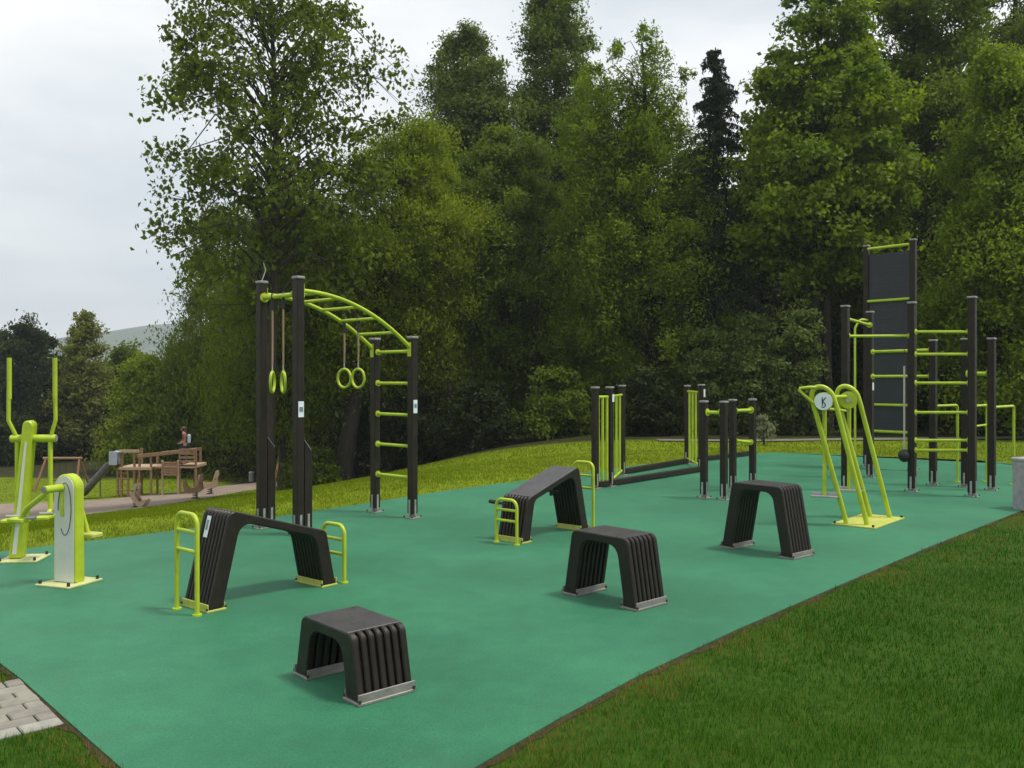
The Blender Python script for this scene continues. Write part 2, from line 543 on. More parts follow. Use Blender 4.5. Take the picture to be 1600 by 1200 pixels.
# pale path at the edge of the wood
def far_path():
    pts = [(4.2, 25.9), (6.5, 24.9), (9, 24.6), (12, 24.9), (16, 25.6), (22, 25.5)]
    n = len(pts); vs = []
    for (x, y) in pts:
        for dy in (-.45, .45): vs.append((x, y + dy, float(T(x, y + dy)) + .03))
    mb = MB(); mb.add(vs, [(2 * i, 2 * i + 2, 2 * i + 3, 2 * i + 1) for i in range(n - 1)], 'far_path')
    structure(mb.build('wood_path'))
far_path()

# grass blades of the lawns
def grass():
    V = []; TI = []; DR = []
    bands = [(2.9, 5, 6000, .0042, .038), (5, 8, 3000, .006, .038), (8, 13, 1300, .009, .038), (13, 22, 560, .014, .036), (22, 47, 130, .03, .042)]
    for (y0, y1, den, w, h) in bands:
        xw = y1 * .72 + 1
        n = int(den * (y1 - y0) * 2 * xw)
        x = RNG.uniform(-xw, xw, n); y = RNG.uniform(y0, y1, n)
        ok = np.abs(x) < y * .66 + .8
        x, y = x[ok], y[ok]
        ok = ~inside(COURT, x, y) & ~inside(PATH, x, y) & ~inside(GRAVEL, x, y)
        x, y = x[ok], y[ok]
        ok = (RNG.random(len(x)) > wood_mask(x, y) * 1.02) & (RNG.random(len(x)) > np.exp(-(dist_poly(COURT, x, y) / .05) ** 2) * np.clip(.2 + .9 * vnoise(x, y, 5.0), 0, .9))
        x, y = x[ok], y[ok]
        n = len(x); z = T(x, y)
        dc = dist_poly(COURT, x, y)
        tuft = .65 + .55 * np.clip(vnoise(x, y, 3.1) * .5 + vnoise(x, y, 9.7) * .5 + .5, 0, 1)
        hh = h * RNG.uniform(.55, 1.25, n) * tuft
        hh *= 1 - .15 * np.exp(-dc / .06)
        a = RNG.uniform(0, 2 * PI, n); lean = RNG.uniform(.1, .8, n) * hh; la = RNG.uniform(0, 2 * PI, n)
        # blades at the edge do not lean over the court much
        dx, dy = np.cos(a) * w * .5, np.sin(a) * w * .5
        b0 = np.stack([x - dx, y - dy, z - .01], -1); b1 = np.stack([x + dx, y + dy, z - .01], -1)
        tip = np.stack([x + np.cos(la) * lean, y + np.sin(la) * lean, z + hh], -1)
        V.append(np.stack([b0, b1, tip], 1).reshape(-1, 3))
        yel = np.exp(-dc / .40) * np.clip(.5 + .9 * vnoise(x, y, 4.3), 0, 1) * 1.25 + np.clip(vnoise(x + 9, y, 2.2) - .25, 0, 1) * .45
        TI.append(np.clip(RNG.random(n) * .82 + (RNG.random(n) < yel) * .55 + vnoise(x, y, 1.4) * .16, 0, 1))
        DR.append(back_lawn_mask(x, y))
    V = np.concatenate(V)
    f = np.arange(len(V)).reshape(-1, 3)
    me = fast_mesh('lawn_grass', V, f, [M['blade']], [('tint', 'FACE', np.concatenate(TI)), ('back_lawn', 'FACE', np.concatenate(DR))], tri=True)
    o = bpy.data.objects.new('lawn_grass', me); COL.objects.link(o); structure(o, 'stuff')
    o['label'] = 'short mown grass growing around the green court'
grass()

# bare soil along the edge of the court
def soil():
    n = len(CA); P = []
    A = np.array(right[::-1] ); L = np.array(left)
    V = []; Q = []
    for line, sgn in ((np.array([uv(1.62, 2.86)] + [tuple(p) for p in right[::-1]]), 1), (np.array([tuple(p) for p in left]), 1)):
        s_ = np.r_[0, np.cumsum(np.hypot(*np.diff(line, axis=0).T))]; t = np.arange(0, s_[-1], .06)
        p = np.stack([np.interp(t, s_, line[:, 0]), np.interp(t, s_, line[:, 1])], -1)
        d = np.gradient(p, axis=0); d /= np.linalg.norm(d, axis=1)[:, None]
        nn = np.stack([d[:, 1], -d[:, 0]], -1)
        c = inside(COURT, (p + nn * .05)[:, 0], (p + nn * .05)[:, 1])
        nn = np.where(c[:, None], -nn, nn)
        w = .040 + .035 * vnoise(t * 1.3, t * .7, 5.0) + RNG.normal(size=len(t)) * .012
        o0 = len(V)
        for k in range(len(t)):
            for q_, e in enumerate((-.02, max(.02, w[k]))):
                x, y = p[k] + nn[k] * e
                V.append((x, y, float(T(x, y)) + (.007 if q_ == 0 else .004)))
        m = len(t)
        Q += [(o0 + 2 * k, o0 + 2 * k + 1, o0 + 2 * k + 3, o0 + 2 * k + 2) for k in range(m - 1)]
    mb = MB(); mb.add(V, Q, paint('edge_soil', (.045, .036, .017), .95, .35, 14, bump=.6, bscale=50, spec=.1))
    structure(mb.build('soil_edge'))
soil()

# hills far off
def hills():
    n = 60; vs = []; fs = []
    for i in range(n + 1):
        t = i / n; x = -900 + 1500 * t
        top = 29 + 3 * math.sin(t * 23) + 1.5 * math.sin(t * 57 + 2) + 19 * math.exp(-((x + 300) / 90) ** 2) - 8 * math.exp(-((x + 520) / 130) ** 2)
        for (dy, k) in ((0, 0), (70, .55), (130, .88), (170, 1), (240, .9), (420, 0)):
            vs.append(((x + random.uniform(-4, 4)) * 1.6, (640 + dy + random.uniform(-6, 6)) * 1.6, -6 + (top + 6) * 1.6 * k + (random.uniform(-3, 3) if 0 < k else 0)))
    for i in range(n):
        for k in range(5):
            a = i * 6 + k; fs.append((a, a + 6, a + 7, a + 1))
    mb = MB(); mb.add(vs, fs, 'hill', True); structure(mb.build('hills'))
hills()

# ------------------------------------------------------------------ step boxes and arch benches
def fillet(pts, r, n=7):
    out = [Vector(pts[0])]
    for i in range(1, len(pts) - 1):
        p0, p, p1 = Vector(pts[i - 1]), Vector(pts[i]), Vector(pts[i + 1])
        a = (p0 - p).normalized(); b = (p1 - p).normalized()
        ang = a.angle(b); d = r / math.tan(ang / 2)
        c = p + (a + b).normalized() * (r / math.sin(ang / 2))
        s, e = p + a * d - c, p + b * d - c
        tot = s.angle(e); sg = 1 if s.x * e.y - s.y * e.x > 0 else -1
        for k in range(n + 1):
            t = sg * tot * k / n
            out.append(c + Vector((s.x * math.cos(t) - s.y * math.sin(t), s.x * math.sin(t) + s.y * math.cos(t))))
    out.append(Vector(pts[-1]))
    return out

def arch_outline(xl, xr, tl, tr, hl, hr, z0, leg, top, ro, ri):
    """outer and inner outline of an arch in (along, up): feet at xl / xr, top corners at tl / tr with heights hl / hr"""
    outer = [(xl, z0), (tl, hl), (tr, hr), (xr, z0)]
    def off(p, q, d):
        v = (Vector(q) - Vector(p)).normalized(); nn = Vector((v.y, -v.x)); return Vector(p) + nn * d, v
    def meet(a, da, b, db):
        den = da.x * db.y - da.y * db.x
        t = ((b.x - a.x) * db.y - (b.y - a.y) * db.x) / den
        return a + da * t
    a, da = off(outer[0], outer[1], leg); b, db = off(outer[1], outer[2], top); c, dc = off(outer[2], outer[3], leg)
    base = Vector((0, z0)); bd = Vector((1, 0))
    inner = [meet(a, da, base, bd), meet(a, da, b, db), meet(b, db, c, dc), meet(c, dc, base, bd)]
    return fillet(outer, ro), fillet(inner, ri)

def slab_arch(mb, outer, inner, y0, y1, bev, mat, inset=0.0, smooth=True):
    n = len(outer)
    def normals(pts):
        r = []
        for i in range(n):
            d = (pts[min(i + 1, n - 1)] - pts[max(i - 1, 0)]).normalized(); r.append(Vector((d.y, -d.x)))
        return r
    no, ni = normals(outer), normals(inner)
    rings = []
    for (y, ins_) in ((y0, inset + bev), (y0 + bev, inset), (y1 - bev, inset), (y1, inset + bev)):
        rings.append(([outer[i] + no[i] * ins_ for i in range(n)], [inner[i] - ni[i] * ins_ for i in range(n)], y))
    for j in range(3):
        for side in (0, 1):
            vs = [(p.x, rings[j][2], p.y) for p in rings[j][side]] + [(p.x, rings[j + 1][2], p.y) for p in rings[j + 1][side]]
            fs = [(i, i + 1, i + 1 + n, i + n) if side == 0 else (i + n, i + n + 1, i + 1, i) for i in range(n - 1)]
            mb.add(vs, fs, mat, False)
    for j in (0, 3):
        o_, i_, y = rings[j]
        vs = [(p.x, y, p.y) for p in o_] + [(p.x, y, p.y) for p in i_]
        fs = [(i, i + n, i + n + 1, i + 1) if j == 0 else (i + 1, i + n + 1, i + n, i) for i in range(n - 1)]
        mb.add(vs, fs, mat)
    for i in (0, n - 1):     # feet
        vs = [(r[0][i].x, r[2], r[0][i].y) for r in rings] + [(r[1][i].x, r[2], r[1][i].y) for r in rings]
        mb.add(vs, [(k, k + 1, k + 5, k + 4) for k in range(3)], mat)

def ribbed_body(root, W, args, ribs=7, name='body'):
    xl, xr, tl, tr, hl, hr = args
    outer, inner = arch_outline(xl, xr, tl, tr, hl, hr, .022, .115, .062, .055, .10)
    mb = MB()
    pitch = W / ribs
    slab_arch(mb, outer, inner, -W / 2 + .006, W / 2 - .006, .002, 'plastic', .021)
    for k in range(ribs):
        g = pitch * .16
        y0, y1 = -W / 2 + k * pitch + g, -W / 2 + (k + 1) * pitch - g
        if k == 0: y0 = -W / 2
        if k == ribs - 1: y1 = W / 2
        slab_arch(mb, outer, inner, y0, y1, .007, 'plastic')
    body = mb.build(name, root)
    # smooth tread on the flat top, paler with sky sheen in its colour
    a = Vector((tl, hl)); b = Vector((tr, hr)); d = (b - a).normalized(); L = (b - a).length
    nrm = Vector((-d.y, d.x))
    t = MB()
    ang = math.atan2(d.y, d.x)
    R = Matrix.Rotation(-ang, 4, 'Y')
    c = (a + b) / 2 + nrm * -.0035
    t.box((c.x, 0, c.y), (L - .085, W - .006, .013), 'plastic_top', .005, R)
    t.build('tread', root)
    return outer, inner

def foot(root, xc, W, mat, sgn, leg=.115, name='foot_plate'):
    mb = MB()
    mb.box((xc, 0, .008), (leg + .045, W + .016, .016), mat, .003)
    mb.box((xc + sgn * (leg / 2 + .012), 0, .034), (.010, W + .010, .050), mat, .002)
    mb.box((xc - sgn * (leg / 2 + .012), 0, .030), (.008, W + .0, .050), mat, .002)
    fp = mb.build(name, root)
    for sx in (-1, 1):
        for sy in (-1, 1):
            bb = MB()
            bb.tube([(xc + sx * (leg / 2 + .0175), sy * (W / 2 - .002), .0165), (xc + sx * (leg / 2 + .0175), sy * (W / 2 - .002), .032)], .009, 'bolt', 6)
            bb.build('bolt', fp)
    return fp

def step_box(label, corner_a, corner_d, corner_c, H, Ltop):
    """a: far outer foot corner, d: near outer foot corner, c: near foot's other end (world ground points)"""
    a, d, c = (np.array(p) for p in (corner_a, corner_d, corner_c))
    W = .345
    al = a - d; L = np.linalg.norm(al) - .03; al /= np.linalg.norm(al)
    side = np.array([al[1], -al[0]])
    if side @ (c - d) < 0: side = -side
    ctr = (a + d) / 2 + side * (W / 2)
    rz = math.atan2(al[1], al[0])
    root = thing('step_box', label, 'step box', (ctr[0], ctr[1], 0), rz, 'ribbed dark step boxes on the green court')
    ribbed_body(root, W, (-L / 2, L / 2, -Ltop / 2, Ltop / 2, H, H))
    # leg middle at the foot
    lean = (L - Ltop) / 2 / H
    m = L / 2 - .062
    foot(root, -m, W, 'foot_steel', -1); foot(root, m, W, 'foot_steel', 1)
    return root
step_box('lowest ribbed dark step box, nearest in the foreground of the green court', G(460, 1053), G(562, 1105), G(642, 1077), .355, .53)
step_box('middle-height ribbed dark step box in front of the sloping bench with lime ladders', G(879, 927), G(996, 956), G(1039, 942), .515, .56)
step_box('tallest dark step box, standing left of the lime walking machine', G(1126, 855), G(1240, 875), G(1268, 866), .665, .56)

def ladder_handle(root, x, W, h, rungs, sgn):
    mb = MB(); r = .017; y = W / 2 - .034; c = .075
    pts = [(x, -y, .005), (x, -y, h - c)]
    for k in range(1, 7):
        t = PI / 2 * k / 6
        pts.append((x, -y + c - c * math.cos(t), h - c + c * math.sin(t)))
    for k in range(0, 7):
        t = PI / 2 * k / 6
        pts.append((x, y - c + c * math.sin(t), h - c + c * math.cos(t)))
    pts.append((x, y, .005))
    mb.tube(pts, r, 'lime', 12)
    for s in (-1, 1): mb.tube([(x, s * y, .0), (x, s * y, .012)], .034, 'lime', 12)
    hd = mb.build('ladder_handle', root, (0, -.034, 0))
    for z in rungs:
        rb = MB(); rb.tube([(x, -y + r * .6, z), (x, y - r * .6, z)], .0145, 'lime', 10); rb.build('rung', hd)

def arch_bench(label, a, b, flip, sticker=False, peg=False):
    """a: near foot of the tall-side ladder's post, b: matching post of the other ladder"""
    a, b = np.array(a), np.array(b)
    al = b - a; L = np.linalg.norm(al); al /= L
    side = np.array([-al[1], al[0]])             # away from the camera, to the left
    W = .345
    ctr = (a + b) / 2 + side * (W / 2)
    rz = math.atan2(al[1], al[0])
    root = thing('sloping_bench', label, 'bench', (ctr[0], ctr[1], 0), rz, 'sloping dark exercise benches with lime ladders')
    hl, hr = (.72, .455)
    f = -1 if flip else 1
    xl, xr = -.575, .575
    tl, tr = -.40, .485
    if flip: xl, xr, tl, tr, hl, hr = -xr, -xl, -tr, -tl, hr, hl
    ribbed_body(root, W, (xl, xr, tl, tr, hl, hr), 8)
    foot(root, xl + .062, W, 'lime_plate', -1); foot(root, xr - .062, W, 'lime_plate', 1)
    ladder_handle(root, -L / 2, W, hl - .005, [hl - .13, hl - .27] if hl > .6 else [hl - .11, hl - .22], -1)
    ladder_handle(root, L / 2, W, hr + .02, [hr - .13, hr - .27] if hr > .6 else [hr - .10, hr - .22], 1)
    if sticker:
        mb = MB(); d = Vector((tl - xl, 0, hl - .022)).normalized()
        ang = math.atan2(d.x, d.z); R = Matrix.Rotation(ang, 4, 'Y')
        p = Vector((xl, 0, .022)) + d * (hl * .80)
        nrm = Vector((-d.z, 0, d.x))
        mb.box(p + nrm * .003 + Vector((0, .075, 0)), (.005, .05, .16), 'sticker', .001, R)
        s = mb.build('sticker', root)
        k = MB()
        k.box(p + nrm * .006 + Vector((0, .075, 0)) + d * .012, (.002, .026, .075), 'grey_ink', .0005, R)
        k.build('sticker_print', s)
    if peg:
        mb = MB(); mb.tube([(xl + .09, W / 2 - .05, hl - .085), (xl + .09 - .02, W / 2 + .17, hl - .07)], .016, 'rubber', 10)
        mb.tube([(xl + .09 - .01, W / 2 + .05, hl - .078), (xl + .09 - .02, W / 2 + .17, hl - .07)], .022, 'rubber', 10)
        mb.build('peg', root)
        k = MB(); k.tube([(.12, 0, .47), (.12, 0, .41)], .02, 'bolt', 8); k.box((.12, 0, .46), (.05, .16, .02), 'bolt'); k.build('hinge', root)
    return root
arch_bench('sloping dark bench with white sticker, its tall end at the left beside a lime ladder', G(308, 962), G(538, 911), False, sticker=True)
arch_bench('sloping dark bench with a peg, its low end at the left beside a ladder', G(807.5, 852), G(927, 825.5), True, peg=True)

# ------------------------------------------------------------------ posts and bars
def post(root, xy, h, w=.095, strap=True, cap='cap', rz=0):
    """a square post with cap and foot, in root space"""
    x, y = xy
    mb = MB()
    mb.box((x, y, .055 + (h - .055) / 2), (w, w, h - .055), 'post', .009)
    # shallow groove lines down each face
    p = mb.build('post', root)
    c = MB(); c.box((x, y, h + .016), (w + .012, w + .012, .03), cap, .007); c.build('post_cap', p)
    f = MB()
    f.box((x, y, .006), (w + .075, w + .075, .010), 'foot_steel', .002)
    f.box((x, y, .034), (w * .62, w * .62, .05), 'foot_steel', .003)
    if strap:
        for (sx, sy) in ((0, -1), (-1, 0), (1, 0), (0, 1)):
            f.box((x + sx * (w / 2 + .003), y + sy * (w / 2 + .003), .13), (.028 if sx == 0 else .006, .028 if sy == 0 else .006, .19), 'steel', .001)
    for sx in (-1, 1):
        for sy in (-1, 1):
            f.tube([(x + sx * (w / 2 + .024), y + sy * (w / 2 + .024), .009), (x + sx * (w / 2 + .024), y + sy * (w / 2 + .024), .03)], .009, 'bolt', 6)
    f.build('base_bracket', p)
    return p

def bar(root, a, b, r=.02, name='bar', flange=True, mat='lime', trim=0.05):
    a, b = Vector(a), Vector(b); d = (b - a).normalized()
    a2, b2 = a + d * trim, b - d * trim
    mb = MB(); mb.tube([a2, b2], r, mat, 12)
    if flange:
        for p, s in ((a2, 1), (b2, -1)):
            mb.tube([p, p + d * s * .012], r * 2.1, mat, 12)
    return mb.build(name, root)

def plate(parent, c, size, R=None, marks=3):
    mb = MB(); mb.box(c, size, 'sticker', .001, R); s = mb.build('info_plate', parent)
    return s

# ---- monkey bars
def monkey_bars():
    FL, FR, BL, BR = G(410, 825), G(466, 837), G(586, 800), G(644, 809)
    ctr = (np.array(FL) + FR + BL + BR) / 4
    rz = math.atan2(*( (np.array(BL) - FL)[::-1] ))
    root = thing('monkey_bars', 'tall dark posts carrying a curved lime overhead ladder, left of the court', 'climbing frame', (ctr[0], ctr[1], 0), rz)
    L = [loc_of(p, ctr, rz) for p in (FL, FR, BL, BR)]
    # square the frame up
    xF = (L[0][0] + L[1][0]) / 2; xB = (L[2][0] + L[3][0]) / 2
    yl = (L[0][1] + L[2][1]) / 2; yr = (L[1][1] + L[3][1]) / 2
    P = {'FL': (xF, yl), 'FR': (xF, yr), 'BL': (xB, yl), 'BR': (xB, yr)}
    HF, HB = 2.76, 2.17
    w = .095
    for k, (x, y) in P.items():
        pr = post(root, (x, y), HF if k[0] == 'F' else HB)
        if k[0] == 'F':
            # second, shorter post bolted on, cut off at a slant
            mb = MB(); x0 = x + w / 2 + .003; x1 = x0 + w
            zt = 1.02
            poly = [(x0, .055), (x1, .055), (x1, zt - .12), (x0, zt)]
            mb.prism(poly, (0, y, 0), (1, 0, 0), (0, 0, 1), (0, -1, 0), w, 'post', .006)
            d = Vector((x1 - x0, 0, -.12)).normalized(); R = Matrix.Rotation(math.atan2(.12, x1 - x0), 4, 'Y')
            so = mb.build('support_post', pr)
            kc = MB(); kc.box(((x0 + x1) / 2, y, zt - .06 + .006), (w * 1.5, w * .9, .008), 'cap', .002, R); kc.build('slant_cap', pr); k2 = MB()
            k2.box(((x0 + x1) / 2, y - w / 2 - .003, .118), (.028, .006, .215), 'steel', .001)
            k2.box(((x0 + x1) / 2, y, .006), (w, w + .1, .010), 'foot_steel', .002)
            k2.build('support_bracket', pr)
    # info plates on the right-hand posts (face towards the camera)
    plate(root, (P['FR'][0] - .0, yr - w / 2 - .004, 1.36), (.07, .004, .17))
    mk = MB(); mk.box((P['FR'][0], yr - w / 2 - .008, 1.36), (.045, .003, .05), 'grey_ink', .0005); mk.build('plate_print', root.children[-1])
    plate(root, (P['BR'][0] - .0, yr - w / 2 - .004, 1.35), (.062, .004, .16))
    mk = MB(); mk.box((P['BR'][0], yr - w / 2 - .008, 1.36), (.04, .003, .045), 'grey_ink', .0005); mk.build('plate_print', root.children[-1])
    # curved rails
    def zt(t): return 2.64 - .61 * t ** 2.2
    for y in (yl, yr):
        mb = MB(); pts = []
        for k in range(19):
            t = k / 18
            pts.append((xF + .0 + (xB - xF) * t, y + (0.068 if y == yl else -.068) * 0, zt(t)))
        mb.tube(pts, .024, 'lime', 12)
        mb.box((xB - .053, y, zt(.97) - .03), (.012, .06, .17), 'lime', .003)
        mb.box((xF + .053, y, zt(0)), (.012, .07, .15), 'lime', .003)
        mb.build('rail', root)
    for t in (.16, .33, .5, .665, .83):
        x = xF + (xB - xF) * t; bar(root, (x, yl, zt(t)), (x, yr, zt(t)), .018, 'rung', False, trim=.02)
    bar(root, (xF, yl, 2.60), (xF, yr, 2.60), .026, 'rung')
    for z in (2.02, 1.63, 1.245, .865, .485): bar(root, (xB, yl, z), (xB, yr, z), .019, 'rung')
    # swift-shaped bird spike on the left post
    s = MB(); s.tube([(xF, yl, HF + .03), (xF + .05, yl, HF + .16), (xF + .02, yl, HF + .24)], .006, 'steel', 6); s.build('wire', root)
    def W2(p):
        c, s_ = math.cos(rz), math.sin(rz)
        return Vector((ctr[0] + c * p[0] - s_ * p[1], ctr[1] + s_ * p[0] + c * p[1], p[2]))
    def ring(label, top, drop, rot):
        root2 = thing('gym_ring', label, 'gym ring', top, rot, 'lime gym rings hanging from the curved ladder')
        s = MB(); s.torus((0, 0, 0), .034, .010, (1, 0, 0), (0, 0, 1), 'rubber', 16, 6); s.box((0, 0, -.085), (.030, .03, .13), 'rubber', .006); s.build('strap', root2)
        r_ = MB(); r_.tube([(0, 0, -.14), (0.004, 0, -drop * .5), (0, 0, -drop + .19)], .011, 'rope', 8); r_.build('rope', root2)
        c_ = MB(); c_.tube([(0, 0, -drop + .2), (0, 0, -drop + .125)], .008, 'steel', 8); c_.build('shackle', root2)
        g_ = MB(); g_.torus((0, 0, -drop), .112, .016, (1, 0, 0), (0, 0, 1), 'lime', 32, 10); g_.build('ring', root2)
    yy = lambda f: yl + (yr - yl) * f
    ring('lime ring seen nearly edge on, hanging beside the left tall post', W2((xF, yy(.30), 2.60)), .95, math.radians(94))
    ring('lime ring seen at a slant, hanging just left of the second tall post', W2((xF, yy(.60), 2.60)), .95, math.radians(115))
    x = xF + (xB - xF) * .665
    ring('lime ring facing the viewer, left one of the two under the curved ladder', W2((x, yy(.12), zt(.665))), .70, math.radians(-36))
    ring('lime ring facing the viewer, right one of the two under the curved ladder', W2((x, yy(.50), zt(.665))), .70, math.radians(-40))
monkey_bars()

# ---- vertical-bar frame with ground beams
def beam_frame():
    p1, p2, p3, p4, p5 = G(930, 763), G(953, 760), G(972, 742), G(1074, 724), G(1096, 737)
    ctr = np.array(p2)
    rz = PI / 4
    root = thing('beam_frame', 'pair of low black ground beams between dark posts with upright lime bars', 'exercise frame', (ctr[0], ctr[1], 0), rz, None)
    q = [loc_of(p, ctr, rz) for p in (p1, p2, p3, p4, p5)]
    hs = [1.53, 1.53, 1.54, 1.52, 1.55]
    for k, p in enumerate(q): post(root, p, hs[k], .092)
    def grid(a, b, za, zb, n, r=.016, pad=.07):
        a, b = Vector((*a, 0)), Vector((*b, 0)); d = (b - a).normalized(); L = (b - a).length
        mb = MB()
        for z in (za, zb): mb.tube([a + d * .045 + Vector((0, 0, z)), b - d * .045 + Vector((0, 0, z))], r, 'lime', 10)
        for k in range(n):
            t = pad + (L - 2 * pad) * (k / (n - 1))
            mb.tube([a + d * t + Vector((0, 0, za)), a + d * t + Vector((0, 0, zb))], r, 'lime', 10)
        mb.build('bar_grid', root)
    grid(q[0], q[1], .08, 1.40, 3, .022)
    grid(q[1], q[2], .08, 1.40, 3, .02, .35)
    grid(q[3], q[4], .10, 1.43, 4, .02, .25)
    def ground_beam(a, b):
        a, b = Vector((*a, .058)), Vector((*b, .058)); d = b - a
        R = Matrix.Rotation(math.atan2(d.y, d.x), 4, 'Z')
        mb = MB(); mb.box((a + b) / 2, (d.length - .1, .085, .09), 'post', .01, R); mb.build('ground_beam', root)
    ground_beam(q[1], q[4]); ground_beam(q[2], q[3]); ground_beam(q[0], q[1])
    e = loc_of(G(1178, 711), ctr, rz)
    ground_beam(q[3], e)
    w_ = MB(); w_.box((q[1][0] + .02, q[1][1] - .051, 1.38), (.05, .004, .12), 'sticker', .001); w_.build('info_plate', root)
    w_ = MB(); w_.box((q[4][0] + .02, q[4][1] - .051, 1.42), (.05, .004, .14), 'sticker', .001); w_.build('info_plate', root)
beam_frame()

# ---- waist-high bars on four posts
def low_bars():
    p = [G(1100, 778), G(1131, 781), G(1145, 767), G(1176, 762)]
    ctr = np.array(p[0]); rz = PI / 4
    root = thing('low_bar_frame', 'four short dark posts joined by waist-high lime bars behind the tallest step box', 'exercise frame', (ctr[0], ctr[1], 0), rz)
    q = [loc_of(a, ctr, rz) for a in p]
    for a in q: post(root, a, 1.345, .088)
    bar(root, (*q[0], 1.21), (*q[1], 1.21), .026)
    bar(root, (*q[2], 1.20), (*q[3], 1.20), .026)
    bar(root, (*q[2], .76), (*q[3], .70), .022)
low_bars()

# ---- walking machine
def air_walker():
    b1, b2 = np.array(G(1339, 821)), np.array(G(1377, 810))
    b1 = np.array((3.965, 10.30)); b2 = np.array((4.46, 10.86))
    ctr = (b1 + b2) / 2
    al = (b2 - b1) / np.linalg.norm(b2 - b1)
    rz = math.atan2(al[1], al[0]); D = np.linalg.norm(b2 - b1)
    root = thing('walking_machine', 'lime swing-leg walking machine of leaning tube frames on a lime plate', 'exercise machine', (ctr[0], ctr[1], 0), rz)
    mb = MB(); mb.box((0, 0, .008), (D + .26, .50, .016), 'lime_plate', .003); bp = mb.build('base_plate', root)
    for sx in (-1, 1):
        for sy in (-1, 1): k = MB(); k.tube([(sx * (D / 2 + .10), sy * .22, .014), (sx * (D / 2 + .10), sy * .22, .04)], .014, 'bolt', 6); k.build('bolt', bp)
    # frames lean towards world -x; in local space
    lean = loc_of(ctr + np.array([-.40, .0]), ctr, rz); side = np.array((.0, -1.0))
    for sx, name in ((-D / 2, 'frame'), (D / 2, 'frame')):
        f = MB(); r = .028; Hh = 1.50
        base = Vector((sx, 0, 0)); top = Vector((sx + lean[0], lean[1], Hh))
        # legs spread sideways in the picture: along world (+x, -.35y)
        sp = loc_of(ctr + np.array([.105, -.05]), ctr, rz); sv = Vector((sp[0], sp[1], 0))
        n = sv.normalized(); R_ = sv.length
        d = (top - base).normalized()
        pts = [base - n * R_ * .95 + Vector((0, 0, .012)), top - n * R_ * 1.05 - d * .12]
        for a in range(1, 12):
            t = PI * a / 12
            pts.append(top - n * R_ * 1.05 * math.cos(t) + d * (-.05 + .15 * math.sin(t)))
        pts += [top + n * R_ * 1.05 - d * .12, base + n * R_ * .95 + Vector((0, 0, .012))]
        f.tube(pts, r, 'lime', 14); fr = f.build(name, root)
        # hub with dial
        c = top - d * .075
        h = MB(); fwd = Vector((*loc_of(ctr + np.array([-.42, -.9]), ctr, rz), 0)).normalized()
        tw = .045
        h.tube([c - fwd * tw, c + fwd * tw], .105, 'lime', 24)
        hb = h.build('hub', fr)
        if sx < 0:
            w = MB(); w.tube([c + fwd * (tw - .002), c + fwd * (tw + .008)], .098, 'sticker', 28)
            di = w.build('dial', fr)
            ink = MB(); ax = Vector((fwd.y, -fwd.x, 0)).normalized() * -1; o_ = c + fwd * (tw + .010)
            P_ = lambda x, z: o_ + ax * x + Vector((0, 0, z))
            ink.tube([P_(-.012, .045), P_(-.010, -.05)], .006, 'ink', 6)
            ink.tube([P_(-.010, .0), P_(.028, .045)], .006, 'ink', 6)
            ink.tube([P_(-.008, .0), P_(.022, -.03), P_(.02, -.055)], .006, 'ink', 6)
            ink.tube([P_(.02, -.055), P_(.0, -.07), P_(-.02, -.06)], .005, 'ink', 6)
            ink.build('dial_print', di)
        else:
            w = MB(); w.tube([c + fwd * tw, c + fwd * (tw + .02)], .03, 'steel', 14); w.build('hub_cap', fr)
        # swing leg hanging from the hub, with foot tread
        back_ = -fwd
        s0 = c + back_ * .075
        zf = .34
        sl = MB(); sl.tube([s0, Vector((s0.x, s0.y, 1.1)), Vector((s0.x, s0.y, zf))], .024, 'lime', 12)
        sl.tube([c + back_ * .02, s0 + back_ * .02], .04, 'lime', 14)
        so = sl.build('swing_leg', root)
        t_ = MB(); R = Matrix.Rotation(math.atan2(back_.y, back_.x), 4, 'Z')
        t_.box((s0.x, s0.y, zf - .01), (.16, .30, .022), 'steel', .004, R); t_.box((s0.x, s0.y, zf + .016), (.02, .28, .03), 'steel', .003, R)
        t_.build('foot_tread', so)
    # link between the frames and front grip
    t1 = Vector((-D / 2 + lean[0], lean[1], 1.50)); t2 = Vector((D / 2 + lean[0], lean[1], 1.50))
    l_ = MB(); l_.tube([t1 + Vector((.05, 0, -.03)), t2 + Vector((-.05, 0, -.03))], .024, 'lime', 12)
    l_.tube([t1 + Vector((.12, -.02, -.16)), t2 + Vector((-.1, -.02, -.20))], .016, 'lime', 10)
    l_.build('cross_bar', root)
    g0 = t1 + Vector((0, 0, .08)); out = Vector((*loc_of(ctr + np.array([-.25, .02]), ctr, rz), 0))
    g = MB(); g.tube([g0, g0 + out * .5 + Vector((0, 0, .01)), g0 + out * .98 + Vector((0, 0, 0)), g0 + out * 1.02 + Vector((0, 0, -.03)), g0 + out * .45 + Vector((0, 0, -.16)), g0 + out * .30 + Vector((0, 0, -.18))], .018, 'lime', 10)
    g.build('grip', root)
air_walker()

